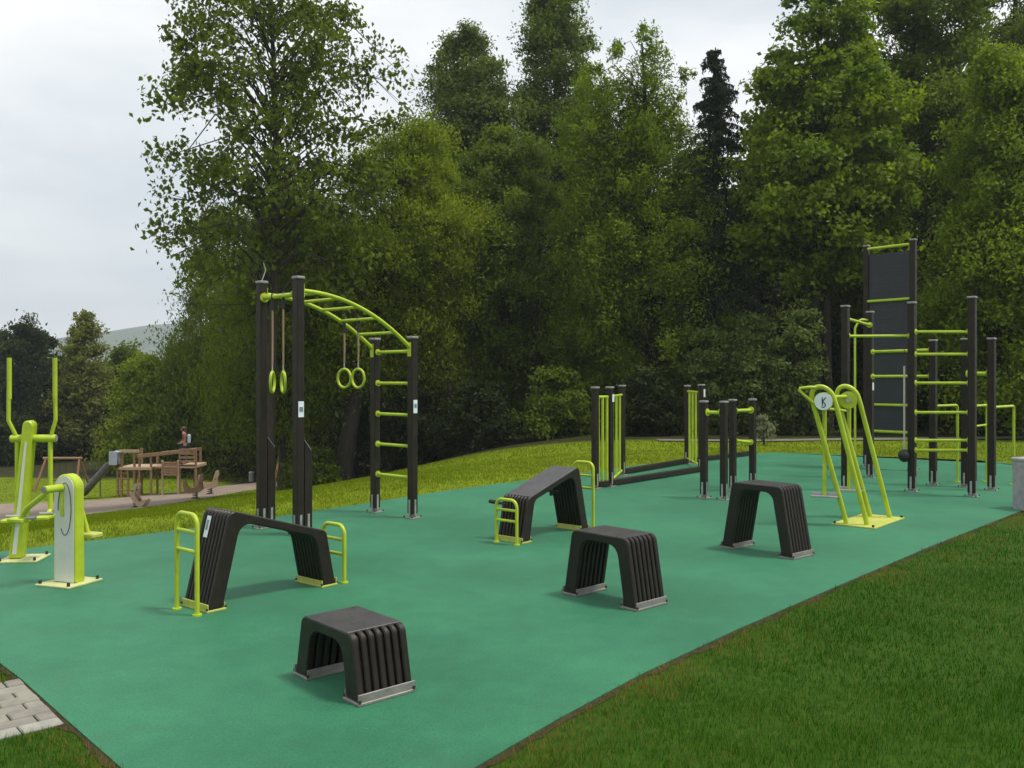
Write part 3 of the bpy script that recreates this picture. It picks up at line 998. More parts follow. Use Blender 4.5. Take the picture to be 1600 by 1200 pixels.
# ---- big climbing and calisthenics frame on the right
def climbing_frame():
    j1, j3, j4, j6 = G(1321, 766), G(1359.5, 746), G(1425, 768), G(1519, 776)
    j7, j8, j9 = G(1458, 758), G(1508, 761), G(1549.5, 766)
    YT = 16.6
    j2 = np.array((X_at(1354, YT + .5), YT + .5)); j5 = np.array((X_at(1427, YT - .2), YT - .2))
    ctr = np.array(j4); rz = PI / 4
    root = thing('climbing_frame', 'large dark post frame with tall blue-grey slatted climbing wall and lime bars', 'climbing frame', (ctr[0], ctr[1], 0), rz)
    Q = lambda p: loc_of(p, ctr, rz)
    hs = [(j1, 2.76), (j3, 2.80), (j4, 2.80), (j6, 2.83), (j7, 2.27), (j8, 2.28), (j9, 2.27)]
    for p, h in hs: post(root, Q(p), h, .10)
    h2, h5 = Z_at(386, YT + .5), Z_at(376, YT - .2)
    post(root, Q(j2), h2, .10); post(root, Q(j5), h5, .10)
    B = lambda a, za, b, zb, r=.02, name='bar': bar(root, (*Q(a), za), (*Q(b), zb), r, name)
    for py in (518.5, 553.5, 598.5, 644.5, 688, 703.5):
        B(j4, Z_at(py, j4[1]) , j6, Z_at(py, j6[1]) , .021, 'rung')
    z14 = Z_at(525, 13.45)
    B(j1, z14, j4, z14, .021)
    for py in (548.5, 588): B(j3, Z_at(py, 14.8), j7, Z_at(py, 14.8), .023)
    B(j8, 1.76, j9, 1.76, .03)
    # slatted wall of the tall part
    a, b = Q(j2), Q(j5); d = np.array(b) - a; L = np.linalg.norm(d); ang = math.atan2(d[1], d[0]); R = Matrix.Rotation(ang, 4, 'Z')
    mid = (np.array(a) + b) / 2
    mb = MB(); z0, z1 = Z_at(676, YT), h2 - .16
    n = 46; st = (z1 - z0) / n
    for k in range(n):
        mb.box((mid[0], mid[1], z0 + (k + .5) * st), (L - .10, .035, st * .996), 'slats', .0012, R)
    mb.box((mid[0], mid[1], (z0 + z1) / 2), (L - .105, .018, z1 - z0 - .004), 'slats', .002, R)
    mb.build('slatted_wall', root)
    nrm = Vector((d[1], -d[0], 0)).normalized()
    wl = lambda z: ((Vector((*a, z)) + nrm * .045), (Vector((*b, z)) + nrm * .045))
    zz = [h2 - .05] + [Z_at(py, YT) for py in (468, 513, 549, 588, 633, 675)]
    for i, z in enumerate(zz):
        if i == 2: continue
        p_, q_ = wl(z); mb = MB(); dd = (q_ - p_).normalized(); mb.tube([p_ + dd * .05, q_ - dd * .05], .026, 'lime', 12); mb.build('rung', root)
    # pole bent over to the top of a post
    pq = Q((X_at(1336, 15.2), 15.2)); q3 = Q(j3); q1 = Q(j1)
    mb = MB(); zt = Z_at(500, 15.2)
    dv = Vector((q3[0] - pq[0], q3[1] - pq[1], 0)); 
    mb.tube([(pq[0], pq[1], .0), (pq[0], pq[1], zt - .14)] + [(pq[0] + dv.x * s, pq[1] + dv.y * s, zt - .14 + .15 * math.sin(min(1, s / .45) * PI / 2)) for s in (.1, .2, .32, .45)] + [(q3[0] - dv.x * .1, q3[1] - dv.y * .1, zt + .0)], .019, 'lime', 12)
    mb.tube([(pq[0], pq[1], 0), (pq[0], pq[1], .012)], .06, 'lime', 14)
    mb.build('climbing_pole', root)
    B(j1, Z_at(503, 14.4), j3, Z_at(503, 14.4), .024)
    # waist-high dip bars: out from a post and down to the ground
    def dip(p, e, ztop):
        a, b = Q(p), Q(e); mb = MB(); c = .05
        dx = Vector((b[0] - a[0], b[1] - a[1], 0)); Ld = dx.length; dx.normalize()
        A = Vector((*a, ztop)) + dx * .05; Bp = Vector((*b, ztop))
        pts = [A, Bp - dx * c] + [Bp - dx * c + dx * c * math.sin(t) + Vector((0, 0, -c + c * math.cos(t))) for t in (.4, .8, 1.2, PI / 2)] + [Vector((*b, 0))]
        mb.tube(pts, .021, 'lime', 12); mb.tube([Vector((*b, 0)), Vector((*b, .012))], .06, 'lime', 14); mb.build('dip_bar', root)
    dip(j7, (X_at(1496, 14.6), 14.6), 1.25); dip(j8, (X_at(1542, 14.6), 14.6), 1.25); dip(j9, (X_at(1584, 14.2), 14.2), 1.25)
    bar(root, (*Q(j8), .93), (*Q((X_at(1542, 14.6), 14.6)), .93), .016, trim=.03)
    # white plate on the post
    w = MB(); x, y = q3; w.box((x, y - .053, 1.55), (.06, .004, .13), 'sticker', .001); w.build('info_plate', root)
    # ball on a rope hanging from the front bar
    t = .885; pos = np.array(j1) * (1 - t) + np.array(j4) * t
    r2 = thing('rope_ball', 'black ball hanging on a pale rope from the front bar of the climbing frame', 'ball', (pos[0], pos[1], z14))
    zb = Z_at(712, pos[1]) - z14
    m1 = MB(); m1.torus((0, 0, 0), .03, .007, (1, 0, 0), (0, 0, 1), 'bolt', 14, 6); m1.tube([(0, 0, -.03), (0, 0, -.45)], .006, 'bolt', 6); m1.build('chain', r2)
    m2 = MB(); m2.tube([(0, 0, -.45), (0, 0, zb + .10)], .015, 'pale_rope', 8); m2.build('rope', r2)
    m3 = MB(); m3.sphere((0, 0, zb), .088, 'rubber', 22, 14, (1, 1, 1.1)); m3.build('ball', r2)
climbing_frame()

# ---- square grey post at the right edge
def grey_post():
    x, y = 6.72, 11.55
    r = thing('grey_post', 'short square pale grey concrete post at the right edge of the court', 'post', (x, y, 0), math.radians(20))
    mb = MB(); mb.box((0, 0, .30), (.34, .34, .66), 'concrete', .012); mb.build('shaft', r)
    mb = MB(); mb.box((0, 0, .642), (.37, .37, .045), 'concrete', .01); mb.build('post_cap', r)
grey_post()

# ---- stepper with swinging arms (far left)
def cross_trainer():
    c = np.array(G(37, 874)); rz = 0
    r = thing('cross_trainer', 'lime cross trainer with two tall upright grips, at the far left', 'exercise machine', (c[0], c[1], 0), math.radians(8))
    mb = MB(); mb.box((0, 0, .008), (.36, .36, .016), 'cream_plate', .003); bp = mb.build('base_plate', r)
    for sx in (-1, 1):
        for sy in (-1, 1): k = MB(); k.tube([(sx * .15, sy * .15, .014), (sx * .15, sy * .15, .045)], .013, 'bolt', 6); k.build('bolt', bp)
    # broad column: rounded top, lime rim and white face, leaning right
    W, H = .105, 1.30
    def col(inset, shrink=0):
        pts = []
        n = 12; hw = W / 2 - inset
        pts.append((-hw - .055 * 1, .02)); 
        for a in range(n + 1):
            t = PI - PI * a / n
            pts.append((.055 + hw * math.cos(t) * .88, H - W * .5 + hw * math.sin(t)))
        pts.append((hw - .055, .02))
        return pts
    p = col(0); m = MB(); m.prism(p[::-1], (0, 0, 0), (1, 0, 0), (0, 0, 1), (0, 1, 0), .13, 'lime', .012); co = m.build('column', r)
    w = MB()
    # white stripe on the face
    st = [(-.076, .06), (-.038, .06), (.052, 1.10), (.034, 1.10)]
    w.prism(st, (0, -.068, 0), (1, 0, 0), (0, 0, 1), (0, -1, 0), .006, 'white'); w.build('white_stripe', co)
    a = MB(); a.tube([(-.11, -.0, 1.13), (.285, -.0, 1.13)], .036, 'lime', 16)
    for x in (-.112, .287): a.tube([(x - .004, 0, 1.13), (x + .004, 0, 1.13)], .030, 'cap', 14)
    a.build('axle', r)
    for (s, x0, x1, x2, ped) in ((-1, -.118, -.125, -.055, .40), (1, .283, .288, .235, .42)):
        h = MB()
        h.tube([(x2, -.0, 1.13), (x1 - s * .0, -.02, 1.30), (x1, -.02, 1.33), (x0, -.02, 1.87)], .018, 'lime', 12)
        h.tube([(x2, 0, 1.13), (x2, .0, .46)], .022, 'lime', 12)
        h.tube([(x2, 0, .46), (x2, -.06, ped)], .022, 'lime', 12)
        ho = h.build('swing_arm', r)
        g = MB(); g.tube([(x0, -.02, 1.50), (x0, -.02, 1.885)], .021, 'lime', 12); g.build('grip', ho)
        pd = MB(); pd.box((x2, -.10, ped - .01), (.12, .26, .03), 'lime', .008); pd.tube([(x2 - .06, -.1, ped + .02), (x2 + .06, -.1, ped + .02)], .014, 'steel', 8); pd.build('pedal', ho)
cross_trainer()

# ---- leg bike with white side panels
def leg_bike():
    c = np.array(G(108, 911))
    r = thing('pedal_machine', 'lime pedal machine with white rounded side panel, nearest at the left', 'exercise machine', (c[0], c[1], 0), math.radians(-20))
    mb = MB(); mb.box((0, 0, .008), (.36, .36, .016), 'cream_plate', .003); bp = mb.build('base_plate', r)
    for sx in (-1, 1):
        for sy in (-1, 1): k = MB(); k.tube([(sx * .15, sy * .15, .014), (sx * .15, sy * .15, .045)], .013, 'bolt', 6); k.build('bolt', bp)
    W, H, D = .235, .905, .095
    def outline(i):
        hw = W / 2 - i; pts = [(-hw, .016 + i * .3)]
        for a in range(15):
            t = PI - PI * a / 14
            pts.append((hw * math.cos(t), H - W / 2 + hw * math.sin(t)))
        pts.append((hw, .016 + i * .3)); return pts
    m = MB(); m.prism(outline(0)[::-1], (0, 0, 0), (1, 0, 0), (0, 0, 1), (0, 1, 0), D, 'lime', .012); m.build('housing', r)
    for s in (-1, 1):
        w = MB(); w.prism(outline(.016)[::-1] if s < 0 else outline(.016), (0, s * (D / 2 + .003), 0), (1, 0, 0), (0, 0, 1), (0, s, 0), .006, 'white'); sp = w.build('side_panel', r)
        y = s * (D / 2 + .008)
        i1 = MB(); pts = []
        for k_ in range(26):
            t = k_ / 25; a = PI * 1.02 - t * PI * 1.75
            pts.append((.012 + .072 * math.cos(a) * (1 - .15 * t), y, .62 + .215 * math.sin(a)))
        i1.tube(pts, .0032, 'ink', 6)
        i1.build('line_drawing', sp)
        sl = MB(); sl.tube([(-.018, y, .76), (-.014, y, .56)], .016, 'lime', 10); sl.build('lime_slot', sp)
    # axle towards the viewer's left, cranks and pedals
    a = MB(); a.tube([(-.02, D / 2, .795), (-.02, -.23, .795)], .032, 'lime', 16); a.tube([(-.02, -.225, .795), (-.02, -.236, .795)], .026, 'cap', 14); a.build('axle', r)
    cr = MB(); cr.tube([(-.02, -.21, .77), (-.20, -.23, .64), (-.27, -.23, .55)], .022, 'lime', 12)
    co = cr.build('crank', r)
    p = MB(); p.box((-.29, -.23, .54), (.16, .10, .035), 'lime', .01); p.tube([(-.24, -.23, .56), (-.14, -.20, .56)], .012, 'steel', 8); p.build('pedal', co)
    cr = MB(); cr.tube([(.02, D / 2, .62), (.02, D / 2 + .06, .60), (.07, D / 2 + .08, .40)], .02, 'lime', 12); co = cr.build('crank', r)
    p = MB(); p.box((.11, D / 2 + .07, .385), (.16, .12, .04), 'lime_plate', .01); p.build('pedal', co)
leg_bike()

# ------------------------------------------------------------------ the wooden playground in the valley
def at_depth(px, py, Y): return np.array((X_at(px, Y), Y, Z_at(py, Y)))

def playground():
    # play tower
    x0, y0 = on_ground(240, 775); Y = y0
    z0 = float(T(x0, Y)); s = Y / F                      # metres per photo pixel here
    r = thing('play_tower', 'brown wooden play tower with two decks and a bridge in the valley', 'play tower', (x0, Y, z0), 0)
    X = lambda px: (px - 240) * s + (x0 - X_at(240, Y))
    Zp = lambda py: Z_at(py, Y) - z0
    def pst(px, py_top, dy, mat='wood', w=.085):
        mb = MB(); h = Zp(py_top); mb.box((X(px), dy, h / 2 - .05), (w, w, h + .1), mat, .008); mb.build('post', r)
    for px, top, dy in ((190, 706, 0), (202, 704, 1.3), (210, 703, 0), (218, 709, 0), (229, 713, 1.2), (236, 708, 0), (281, 705, 0), (289, 703, 1.2), (298, 706, 1.2), (306, 701, 0)):
        pst(px, top, dy)
    for px, dy in ((184, 0), (193, 1.25), (200, 0)): pst(px, 732, dy)
    for (a, b, py) in ((186, 237, 732), (281, 306, 729)):
        mb = MB(); mb.box(((X(a) + X(b)) / 2, .65, Zp(py)), (X(b) - X(a), 1.45, .13), 'pale_wood', .01); mb.build('deck', r)
    mb = MB()
    mb.box(((X(187) + X(218)) / 2, -.03, Zp(705)), (X(218) - X(187), .07, .13), 'pale_wood', .01)
    mb.build('rail', r)
    mb = MB(); a = Vector((X(215), -.03, Zp(713))); b = Vector((X(306), -.03, Zp(703))); d = b - a
    R = Matrix.Rotation(-math.atan2(d.z, d.x), 4, 'Y'); mb.box((a + b) / 2, (d.length, .08, .16), 'wood', .01, R); mb.build('rail', r)
    mb = MB(); a = Vector((X(236), 1.2, Zp(712))); b = Vector((X(300), 1.2, Zp(704))); mb.box((a + b) / 2, (d.length * .7, .08, .13), 'wood', .01, R); mb.build('rail', r)
    mb = MB(); mb.box(((X(237) + X(281)) / 2, .6, Zp(731)), (X(281) - X(237), 1.0, .09), 'wood', .01); mb.build('bridge', r)
    mb = MB()
    for k in range(6): mb.box(((X(255) + X(279)) / 2, -.12, Zp(743) + (k + .5) * (Zp(721) - Zp(743)) / 6), (X(279) - X(255), .04, (Zp(721) - Zp(743)) / 6 * .86), 'wood', .006)
    for px in (255, 279): mb.box((X(px), -.07, Zp(719) / 2), (.08, .06, Zp(719)), 'pale_wood', .006)
    mb.build('slatted_panel', r)
    mb = MB()
    for k in range(5): mb.box(((X(281) + X(306)) / 2, -.06, Zp(727) + k * .17), (X(306) - X(281), .03, .09), 'wood', .006)
    mb.build('railing', r)
    # ladder under the left deck
    mb = MB()
    for k in range(4): mb.tube([(X(184), -.02, .25 + k * .25), (X(200), -.02, .25 + k * .25)], .03, 'wood', 8)
    mb.build('ladder', r)
    # slide
    sl = thing('slide', 'grey metal slide running down left from the wooden play tower', 'slide', (float(X_at(184, Y)), Y - .2, z0), 0)
    XS = lambda px: (px - 184) * s
    prof = []
    for k in range(13):
        t = k / 12; a = PI + PI * t; prof.append((.24 * math.cos(a), .22 * math.sin(a)))
    pts = [(184, 726), (177, 729), (160, 748), (147, 763), (138, 773), (130, 776.5), (124, 777)]
    P_ = [Vector((XS(px), 0, Zp(py) + .05)) for px, py in pts]
    vs = []; fs = []; n = len(prof)
    for i, p in enumerate(P_):
        d = (P_[min(i + 1, len(P_) - 1)] - P_[max(i - 1, 0)]).normalized(); up = Vector((-d.z, 0, d.x)); up = up if up.z > 0 else -up
        for (a, b) in prof: vs.append(p + Vector((0, a, 0)) + up * (b + .2))
        for (a, b) in prof[::-1]: vs.append(p + Vector((0, a * 1.13, 0)) + up * (b * 1.13 + .2))
    m_ = 2 * n
    for i in range(len(P_) - 1):
        for k in range(m_):
            k2 = (k + 1) % m_; fs.append((i * m_ + k, i * m_ + k2, (i + 1) * m_ + k2, (i + 1) * m_ + k))
    fs.append(tuple(range(m_))); fs.append(tuple(range((len(P_) - 1) * m_, len(P_) * m_)))
    mb = MB(); mb.add(vs, fs, 'slide', True); mb.build('chute', sl)
    mb = MB(); xs = XS(184.5); zm = (Zp(705) + Zp(724)) / 2
    for dy in (-.30, .30): mb.box((xs, dy, zm), (.34, .04, .58), 'bluegrey', .02)
    mb.box((xs, 0, Zp(705) - .02), (.34, .56, .04), 'bluegrey', .015); mb.build('entry_hood', sl)
    mb = MB(); mb.tube([(XS(160), 0, .0), (XS(160), 0, Zp(748))], .03, 'slide', 8); mb.build('support', sl)
    # person standing on the right deck behind the rail
    person((X_at(289.5, Y + .6), Y + .6, z0 + Zp(729) + .066))
    # swing
    def a_frame(name, label, pxl, pxr, ytop, ybot, Yd, grp, one=False):
        xl, yb = X_at(pxl, Yd), Yd; zb = float(T((X_at((pxl + pxr) / 2, Yd)), Yd)); H = Z_at(ytop, Yd) - zb
        cx = X_at((pxl + pxr) / 2, Yd); rr = thing(name, label, 'swing', (cx, Yd, zb), 0, grp)
        hw = (X_at(pxr, Yd) - xl) / 2
        for sx in (-1, 1):
            for sy in (-1, 1):
                mb = MB(); mb.tube([(sx * (hw - .18), 0, H), (sx * hw, sy * .75, -.05)], .055, 'red_wood', 8); mb.build('leg', rr)
        mb = MB(); mb.tube([(-hw + .05, 0, H), (hw - .05, 0, H)], .06, 'wood', 8); mb.build('beam', rr)
        for x in ((-hw * .35, hw * .35) if not one else (0,)):
            se = MB(); se.box((x, 0, .45), (.42, .16, .03), 'rubber', .01); so = se.build('seat', rr)
            ch = MB()
            for q in (-.19, .19): ch.tube([(x + q, 0, H - .05), (x + q, 0, .46)], .008, 'bolt', 6)
            ch.build('chains', so)
    a_frame('swing', 'brown wooden A-frame swing behind the cross trainer, left of the slide', 66, 130, 716, 770, Y + 3.5, 'wooden swings by the gravel')
    a_frame('swing', 'brown wooden A-frame swing seen between the two tall monkey bar posts', 434, 470, 691, 754, 40.5, 'wooden swings by the gravel', True)
    # spring animals
    def spring_animal(label, px, py, hpx, mirror, mat, lean, Yd):
        x = X_at(px, Yd); zb = float(T(x, Yd)); k = hpx * Yd / F
        rr = thing('spring_rocker', label, 'spring rocker', (x, Yd, zb + .03), math.radians(-12 if mirror else 10), 'wooden spring rockers on the gravel')
        sp = MB(); pts = [(.09 * math.cos(t * .5), .09 * math.sin(t * .5), t / 50 * .30 * k) for t in range(51)]
        sp.tube(pts, .018, 'bolt', 6); sp.tube([(0, 0, -.03), (0, 0, .02)], .16, 'bolt', 12); sp.build('spring', rr)
        out = [(-.50, .30), (-.30, .26), (.25, .26), (.42, .34), (.40, .62), (.50, .80), (.47, 1.0), (.34, .98), (.24, .72), (.14, .50), (-.20, .46), (-.36, .56), (-.44, .82), (-.56, .86), (-.58, .60)]
        c_, s_ = math.cos(lean), math.sin(lean)
        o2 = [((a * c_ - (b - .3) * s_) * (-1 if mirror else 1) * k * .8, ((a * s_ + (b - .3) * c_) + .3) * k) for a, b in out]
        for dy in (-.11, .11):
            b_ = MB(); b_.prism(o2, (0, dy, 0), (1, 0, 0), (0, 0, 1), (0, 1, 0), .045, mat, .008); b_.build('side_board', rr)
        st = MB(); R = Matrix.Rotation(-lean * (-1 if mirror else 1), 4, 'Y'); st.box((0, 0, .47 * k), (.34 * k, .25, .04), 'wood', .01, R); st.build('seat', rr)
        hd = MB(); hx = (.34 * c_ - .35 * s_) * (-1 if mirror else 1) * k * .8; hz = (.34 * s_ + .35 * c_ + .3) * k
        hd.tube([(hx, -.26, hz), (hx, .26, hz)], .018, 'bolt', 8); hd.build('handle', rr)
    g = on_ground(213, 794); spring_animal('pale wooden spring rocker tipped over steeply, alone in front of the tower', 213, 795, 34, True, 'pale_wood', .72, g[1])
    g = on_ground(305, 780); spring_animal('brown wooden spring rocker, left of the pair at the gravel edge', 305, 781, 36, False, 'wood', .1, g[1])
    g = on_ground(328, 773); spring_animal('pale wooden spring rocker, right of the pair at the gravel edge', 328, 774, 36, False, 'pale_wood', .05, g[1])
    x, y = on_ground(393, 752)
    rr = thing('litter_bin', 'small grey bin on the lawn left of the monkey bar posts', 'bin', (x, y, float(T(x, y))), 0)
    mb = MB(); mb.tube([(0, 0, -.02), (0, 0, .42)], .13, 'concrete', 14); mb.build('drum', rr)
    mb = MB(); mb.tube([(0, 0, .42), (0, 0, .46), (0, 0, .50)], [.15, .14, .06], 'concrete', 14); mb.build('lid', rr)

def skin_mesh(name, verts, edges, radii, mat, parent, sub=2):
    me = bpy.data.meshes.new(name); me.from_pydata(verts, edges, []); ob = bpy.data.objects.new(name, me); COL.objects.link(ob)
    md = ob.modifiers.new('s', 'SKIN'); md.use_smooth_shade = True
    for i, v in enumerate(me.skin_vertices[0].data):
        rr = radii[i]; v.radius = rr if isinstance(rr, tuple) else (rr, rr); v.use_root = (i == 0)
    sd = ob.modifiers.new('d', 'SUBSURF'); sd.levels = sub; sd.render_levels = sub
    bpy.context.view_layer.update()
    dg = bpy.context.evaluated_depsgraph_get()
    m2 = bpy.data.meshes.new_from_object(ob.evaluated_get(dg))
    bpy.data.objects.remove(ob)
    m2.materials.clear(); m2.materials.append(mat)
    o2 = bpy.data.objects.new(name, m2); COL.objects.link(o2); o2.parent = parent
    return o2

def person(loc):
    skin = paint('skin', (.36, .20, .14), .55, .08); shirt = paint('pink_brown_top', (.20, .070, .055), .8, .15)
    sleeve = paint('pale_blue_bag', (.42, .55, .66), .8, .1); jeans = paint('dark_jeans', (.035, .045, .08), .85, .2)
    hair = paint('brown_hair', (.075, .035, .018), .6, .25)
    r = thing('person', 'person in a pink-brown top standing on the play tower deck', 'person', loc, math.radians(-72))
    V = [(0, 0, .80), (0, 0, 1.00), (-.01, -.02, 1.20), (-.02, -.05, 1.32), (-.03, -.08, 1.40), (-.035, -.09, 1.47), (-.035, -.10, 1.56),
         (.09, 0, .76), (.10, -.03, .42), (.11, .02, .06), (.12, -.12, .03),
         (-.09, 0, .76), (-.10, .02, .42), (-.10, .05, .06), (-.11, -.09, .03),
         (.17, -.03, 1.28), (.23, .00, 1.02), (.20, -.20, .90),
         (-.20, -.05, 1.28), (-.25, -.08, 1.02), (-.20, -.27, .90)]
    E = [(0, 1), (1, 2), (2, 3), (3, 4), (4, 5), (5, 6), (0, 7), (7, 8), (8, 9), (9, 10), (0, 11), (11, 12), (12, 13), (13, 14), (3, 15), (15, 16), (16, 17), (3, 18), (18, 19), (19, 20)]
    Rr = [(.14, .10), (.13, .095), (.15, .10), (.12, .08), .048, .07, .085, .085, .055, .04, .035, .085, .055, .04, .035, .05, .04, .032, .05, .04, .032]
    skin_mesh('body', V, E, Rr, skin, r)
    # five fingers on each hand
    for hx, hy, hz in ((.20, -.20, .90), (-.20, -.27, .90)):
        pass
    # clothing: top with sleeves, trousers, backpack
    skin_mesh('top', [(0, 0, .84), (0, 0, 1.0), (-.01, -.02, 1.2), (-.02, -.05, 1.32), (.17, -.03, 1.28), (.225, -.01, 1.06), (-.2, -.05, 1.28), (-.25, -.08, 1.06)],
              [(0, 1), (1, 2), (2, 3), (3, 4), (4, 5), (3, 6), (6, 7)], [(.155, .115), (.145, .11), (.165, .115), (.125, .09), .06, .05, .06, .05], shirt, r)
    skin_mesh('trousers', [(0, 0, .86), (.09, 0, .76), (.10, -.03, .42), (.11, .02, .09), (-.09, 0, .76), (-.10, .02, .42), (-.10, .05, .09)],
              [(0, 1), (1, 2), (2, 3), (0, 4), (4, 5), (5, 6)], [(.155, .115), .098, .068, .055, .098, .068, .055], jeans, r)
    mb = MB(); mb.box((.03, .155, 1.10), (.27, .14, .38), sleeve, .05); mb.build('backpack', r)
    h = MB(); h.sphere((-.035, -.075, 1.545), .108, hair, 14, 10, (.95, 1.0, 1.05)); h.sphere((-.03, .0, 1.44), .075, hair, 12, 8, (1.0, .7, 1.5)); h.build('hair', r)
    f = MB(); f.sphere((-.035, -.125, 1.525), .082, skin, 12, 8, (.85, .8, 1.15)); f.sphere((-.035, -.195, 1.52), .016, skin, 8, 6)
    for dx in (-.03, .03): f.sphere((-.035 + dx, -.184, 1.545), .010, 'ink', 8, 6)
    f.box((-.035, -.188, 1.478), (.04, .008, .008), paint('lips', (.3, .1, .09)), .002); f.build('face', r)
    fg = MB()
    for hx, hy, hz in ((.20, -.20, .90), (-.20, -.27, .90)):
        for k in range(4):
            a = (k - 1.5) * .018; ln = (.06, .075, .07, .055)[k]
            fg.tube([(hx + a, hy - .02, hz), (hx + a * 1.2, hy - .02 - ln * .7, hz + .005), (hx + a * 1.2, hy - .02 - ln, hz - .02)], [.009, .008, .006], skin, 6)
        sg = 1 if hx < 0 else -1
        fg.tube([(hx + sg * .028, hy, hz), (hx + sg * .055, hy - .035, hz - .005)], [.010, .007], skin, 6)
    fg.build('fingers', r)
playground()

# ------------------------------------------------------------------ trees
LM = {
    'birch':  leaf_mat('leaves_birch', (.060, .092, .008), (.150, .190, .020), .46),
    'willow': leaf_mat('leaves_willow', (.070, .105, .008), (.170, .215, .018), .45),
    'bright': leaf_mat('leaves_bright', (.115, .165, .008), (.270, .315, .022), .48),
    'fresh':  leaf_mat('leaves_fresh', (.090, .145, .008), (.225, .290, .020), .47),
    'mid':    leaf_mat('leaves_mid', (.066, .108, .009), (.160, .210, .022), .44),
    'dark':   leaf_mat('leaves_dark_shaded', (.011, .019, .003), (.034, .050, .008), .28),  # dark foliage; understorey shade also put into the leaf colour
    'grey':   leaf_mat('leaves_grey', (.072, .104, .020), (.155, .200, .044), .42),
    'spruce': leaf_mat('needles_spruce', (.020, .034, .018), (.046, .066, .034), .15),
    'shrub':  leaf_mat('leaves_shrub', (.085, .125, .028), (.185, .235, .060), .40),
    'olive':  leaf_mat('leaves_olive', (.110, .125, .024), (.220, .235, .050), .42),
    'pale':   leaf_mat('leaves_pale', (.19, .20, .14), (.34, .34, .25), .3),
}
BARK = bark_mat('bark', (.018, .014, .010), (.050, .040, .030))
BARK2 = bark_mat('bark_brown', (.028, .019, .012), (.070, .048, .032))

PROF = {
    'oval':  lambda t: np.sin(PI * np.clip(t, 0, 1) ** .85) ** .6,
    'egg':   lambda t: np.sin(PI * np.clip(t, .02, .99) ** .62) ** .7,
    'cone':  lambda t: np.clip(1 - t, 0, 1) ** .58 * np.minimum(1, .55 + t * 5),
    'dome':  lambda t: np.sqrt(np.clip(1 - t ** 2.4, 0, 1)) * np.minimum(1, .75 + t),
    'spire': lambda t: np.clip(1 - t, 0, 1) ** .9 * np.minimum(1, .7 + t * 4) + .03,
    'open':  lambda t: np.sin(PI * np.clip(t, .0, 1) * .78 + .55) ** .75,
}

def leaf_geo(C, size, rng, droop=.3, width=.55, up=.6, jitter=.45, out=None):
    n = len(C)
    d = rng.normal(size=(n, 3)); d[:, 2] -= droop * 2; d /= np.linalg.norm(d, axis=1)[:, None]
    nn = rng.normal(size=(n, 3)) * .8; nn[:, 2] += up * 2
    if out is not None: nn += out * 1.3
    w = np.cross(d, nn); w /= (np.linalg.norm(w, axis=1)[:, None] + 1e-9)
    s = size * rng.uniform(1 - jitter, 1 + jitter, n)[:, None]
    fold = np.cross(w, d) * s * .12
    a = C - d * s * .5; b = C + w * s * width * .5 + fold - d * s * .08; c = C + d * s * .5; e = C - w * s * width * .5 + fold - d * s * .08
    return np.stack([a, b, c, e], 1).reshape(-1, 3)

